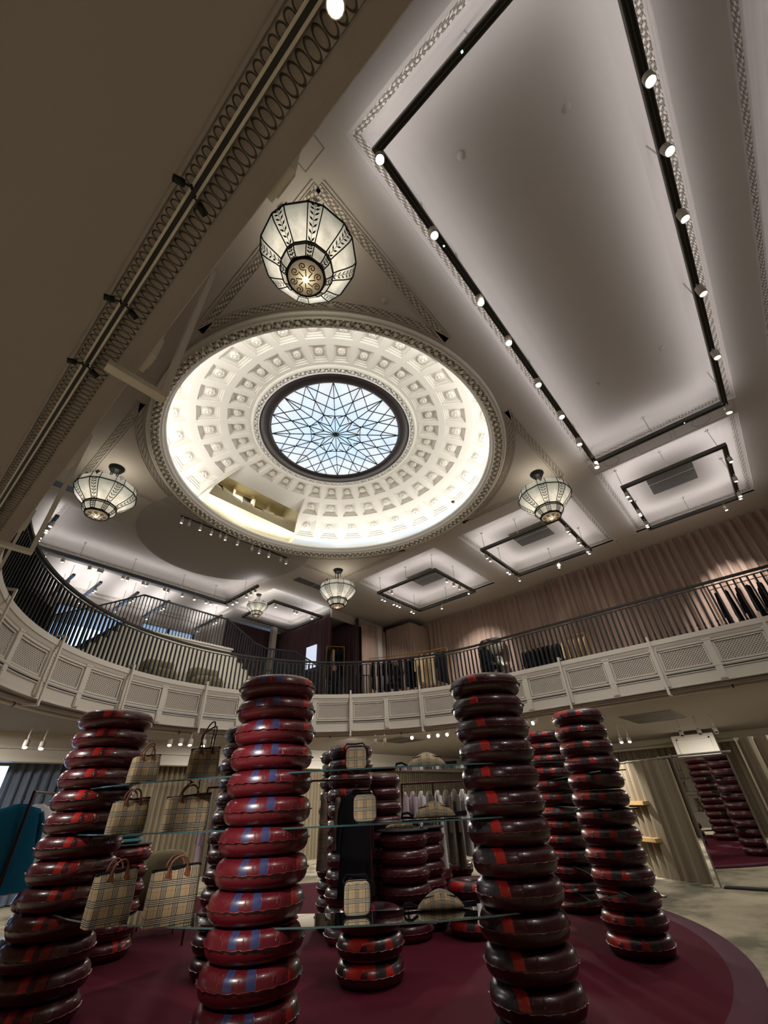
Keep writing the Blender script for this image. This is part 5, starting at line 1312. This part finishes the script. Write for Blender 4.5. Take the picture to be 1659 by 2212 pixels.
def foot_z(x):
    if x < 2.3 or x > 9.6: return zb
    if x < 3.95: return zb+(EYE+4.5-zb)*min(1, (int((x-2.3)/1.65*8)+1)/8)
    if x < 7.35: return EYE+4.5
    return EYE+4.5-(EYE+4.5-zb)*min(1, (int((x-7.35)/2.25*9)+1)/9)
x = 1.65; b0 = None
while x < 10.5:
    y, z1 = rail_z(x); z0 = foot_z(x); mm = MB(); mm.box(-.011, .011, -.011, .011, 0, 1)
    if b0 is None: b0 = o = mm.build('baluster', BLACK, sr)
    else: o = b0.copy(); C.objects.link(o)
    o.location = (x, y, z0); o.scale = (1, 1, max(.1, z1-z0)); x += .10
# second railing at the rear of the landing and curved ramp wall at the right
sr2 = thing('landing_railing', 'black curved railing behind the stair landing toward the plum drapes', 'railing')
lp = [(5.0, 15.2), (6.5, 15.9), (8.2, 15.8), (9.6, 15.0), (10.8, 14.0), (12.4, 12.9), (13.3, 12.0)]
lz = [1.95, 1.9, 1.85, 1.75, 1.7, 1.6, 1.45]
c = spline(lp, 6); m = MB(); pts = [(p.x, p.y, GF+1.9-.45*k/(len(c)-1)) for k, p in enumerate(c)]; m.tube(pts, .022, 6); m.tube([(a, b, z-.95) for a, b, z in pts], .012, 5); m.build('handrail', BLACK, sr2)
b1 = None
for k in range(96):
    xx, yy, a = along([(p.x, p.y) for p in c], (k+.5)/96); z1 = GF+1.9-.45*k/95
    mm = MB(); mm.box(-.010, .010, -.010, .010, -.95, 0)
    if b1 is None: b1 = o = mm.build('baluster', BLACK, sr2)
    else: o = b1.copy(); C.objects.link(o)
    o.location = (xx, yy, z1)
m = MB(); pr = [(p.x, p.y) for p in c[18:]]; m.grid([[(a, b, GF) for a, b in pr], [(a, b, GF+.62) for a, b in pr], [(a+.25, b+.25, GF+.62) for a, b in pr]], smooth=False); o = m.build('ramp_wall', STONE); tag(o, 'low curved cream wall beneath the landing railing', 'low wall')
# glowing panel against the plum drapes
m = MB(); m.box(12.38, 12.42, 14.75, 15.45, 6.7, 7.7); o = m.build('lit_display', mk_emit('lit_panel', (.7, .8, 1, 1), .5)); tag(o, 'bright lit display panel against the plum drapes', 'display')
# sofas behind the railing
for i, (x, w_) in enumerate([(4.95, .85), (6.35, .95)]):
    t = thing('sofa', ['olive sofa left of the pair behind the railing', 'olive sofa right of the pair behind the railing'][i], 'sofa', (x, 12.55, GF), PI)
    blob(w_/2, .35, .2, (0, 0, .25)).build('seat', SOFA, t); blob(w_/2, .1, .28, (0, -.35, .5)).build('backrest', SOFA, t)
    for s_ in (-1, 1): blob(.16, .12, .16, (s_*w_*.27, -.15, .55)).build('cushion', SOFA, t)
# mirror panels with bright reflections on the drape wall
for i, (y0, y1, z0, z1) in enumerate([(7.9, 9.1, EYE+4.2, EYE+5.0), (7.85, 9.0, EYE+5.05, EYE+5.8)]):
    m = MB(); n = 24; cy, cz = (y0+y1)/2, (z0+z1)/2
    m.poly([(17.05, cy+(y1-y0)/2*math.copysign(abs(math.cos(2*PI*k/n))**.6, math.cos(2*PI*k/n)), cz+(z1-z0)/2*math.copysign(abs(math.sin(2*PI*k/n))**.6, math.sin(2*PI*k/n))) for k in range(n)])
    o = m.build('wall_mirror', MIRROR); md = o.modifiers.new('thick', 'SOLIDIFY'); md.thickness = .03
    tag(o, ['lower', 'upper'][i]+' irregular mirror hanging on the drape wall', 'mirror', 'irregular mirrors on the drapes')

# ------------------------------------------------------------------ people on the gallery
def person(label, x, y, z, rz, sit=True, top=NAVY):
    t = thing('person', label, 'person', (x, y, z), rz)
    J = dict(pel=(0, 0, .50), sp=(0, .02, .72), ch=(0, .0, .98), nk=(0, -.01, 1.10), hd=(0, -.02, 1.20), ht=(0, -.02, 1.30),
             sl=(-.19, 0, 1.03), el=(-.25, -.06, .78), wl=(-.14, -.26, .66), sr=(.19, 0, 1.03), er=(.25, -.06, .78), wr=(.14, -.26, .66),
             hl=(-.1, 0, .48), kl=(-.13, -.42, .50), al=(-.13, -.44, .08), fl=(-.13, -.58, .04), hr=(.1, 0, .48), kr=(.13, -.42, .50), ar=(.13, -.44, .08), fr=(.13, -.58, .04))
    rad = dict(pel=.15, sp=.14, ch=.15, nk=.06, hd=.09, ht=.085, sl=.07, el=.05, wl=.035, sr=.07, er=.05, wr=.035, hl=.09, kl=.07, al=.045, fl=.04, hr=.09, kr=.07, ar=.045, fr=.04)
    if not sit:
        J.update(kl=(-.11, -.02, .05), al=(-.11, 0, -.35), fl=(-.11, -.14, -.38), kr=(.11, -.02, .05), ar=(.11, 0, -.35), fr=(.11, -.14, -.38))
    ks = list(J); E = [('pel', 'sp'), ('sp', 'ch'), ('ch', 'nk'), ('nk', 'hd'), ('hd', 'ht'), ('ch', 'sl'), ('sl', 'el'), ('el', 'wl'), ('ch', 'sr'), ('sr', 'er'), ('er', 'wr'), ('pel', 'hl'), ('hl', 'kl'), ('kl', 'al'), ('al', 'fl'), ('pel', 'hr'), ('hr', 'kr'), ('kr', 'ar'), ('ar', 'fr')]
    me = bpy.data.meshes.new('body'); me.from_pydata([J[k] for k in ks], [(ks.index(a), ks.index(b)) for a, b in E], [])
    o = bpy.data.objects.new('body', me); C.objects.link(o); o.parent = t; me.materials.append(top)
    sk = o.modifiers.new('skin', 'SKIN')
    for i, k in enumerate(ks): me.skin_vertices[0].data[i].radius = (rad[k], rad[k]); me.skin_vertices[0].data[i].use_root = (k == 'pel')
    ss = o.modifiers.new('sub', 'SUBSURF'); ss.levels = ss.render_levels = 2
    blob(.085, .10, .12, (0, -.03, 1.25), .9).build('head', SKIN, t); blob(.095, .10, .10, (0, .01, 1.30), .9).build('hair', BLKFAB, t)
    return t
def stool(x, y, label):
    t = thing('stool', label, 'stool', (x, y, GF)); m = MB(); m.lathe([(0, .40), (.2, .40), (.21, .43), (.2, .46), (0, .46)], 24); m.build('seat', BLKFAB, t)
    for k in range(4): a = k*PI/2+.6; m = MB(); m.tube([(.17*math.cos(a), .17*math.sin(a), 0), (.12*math.cos(a), .12*math.sin(a), .41)], .014, 6); m.build('leg', BLACK, t)
person('seated person in dark clothing behind the railing, right of the beige coats', 12.55, 6.45, GF, face(12.5, 6.4)+.6); stool(12.55, 6.45, 'dark stool under the seated person at the right')
person('dark clothed person sitting low behind the railing at the centre', 12.0, 9.75, GF, face(12., 9.8)-.5, top=BLKFAB); stool(12.0, 9.75, 'dark stool under the seated person at the centre')
person('person in black near the cream ramp wall behind the railing', 10.75, 11.7, GF, face(10.7, 11.7), top=BLKFAB); stool(10.75, 11.7, 'dark stool beside the cream ramp wall')
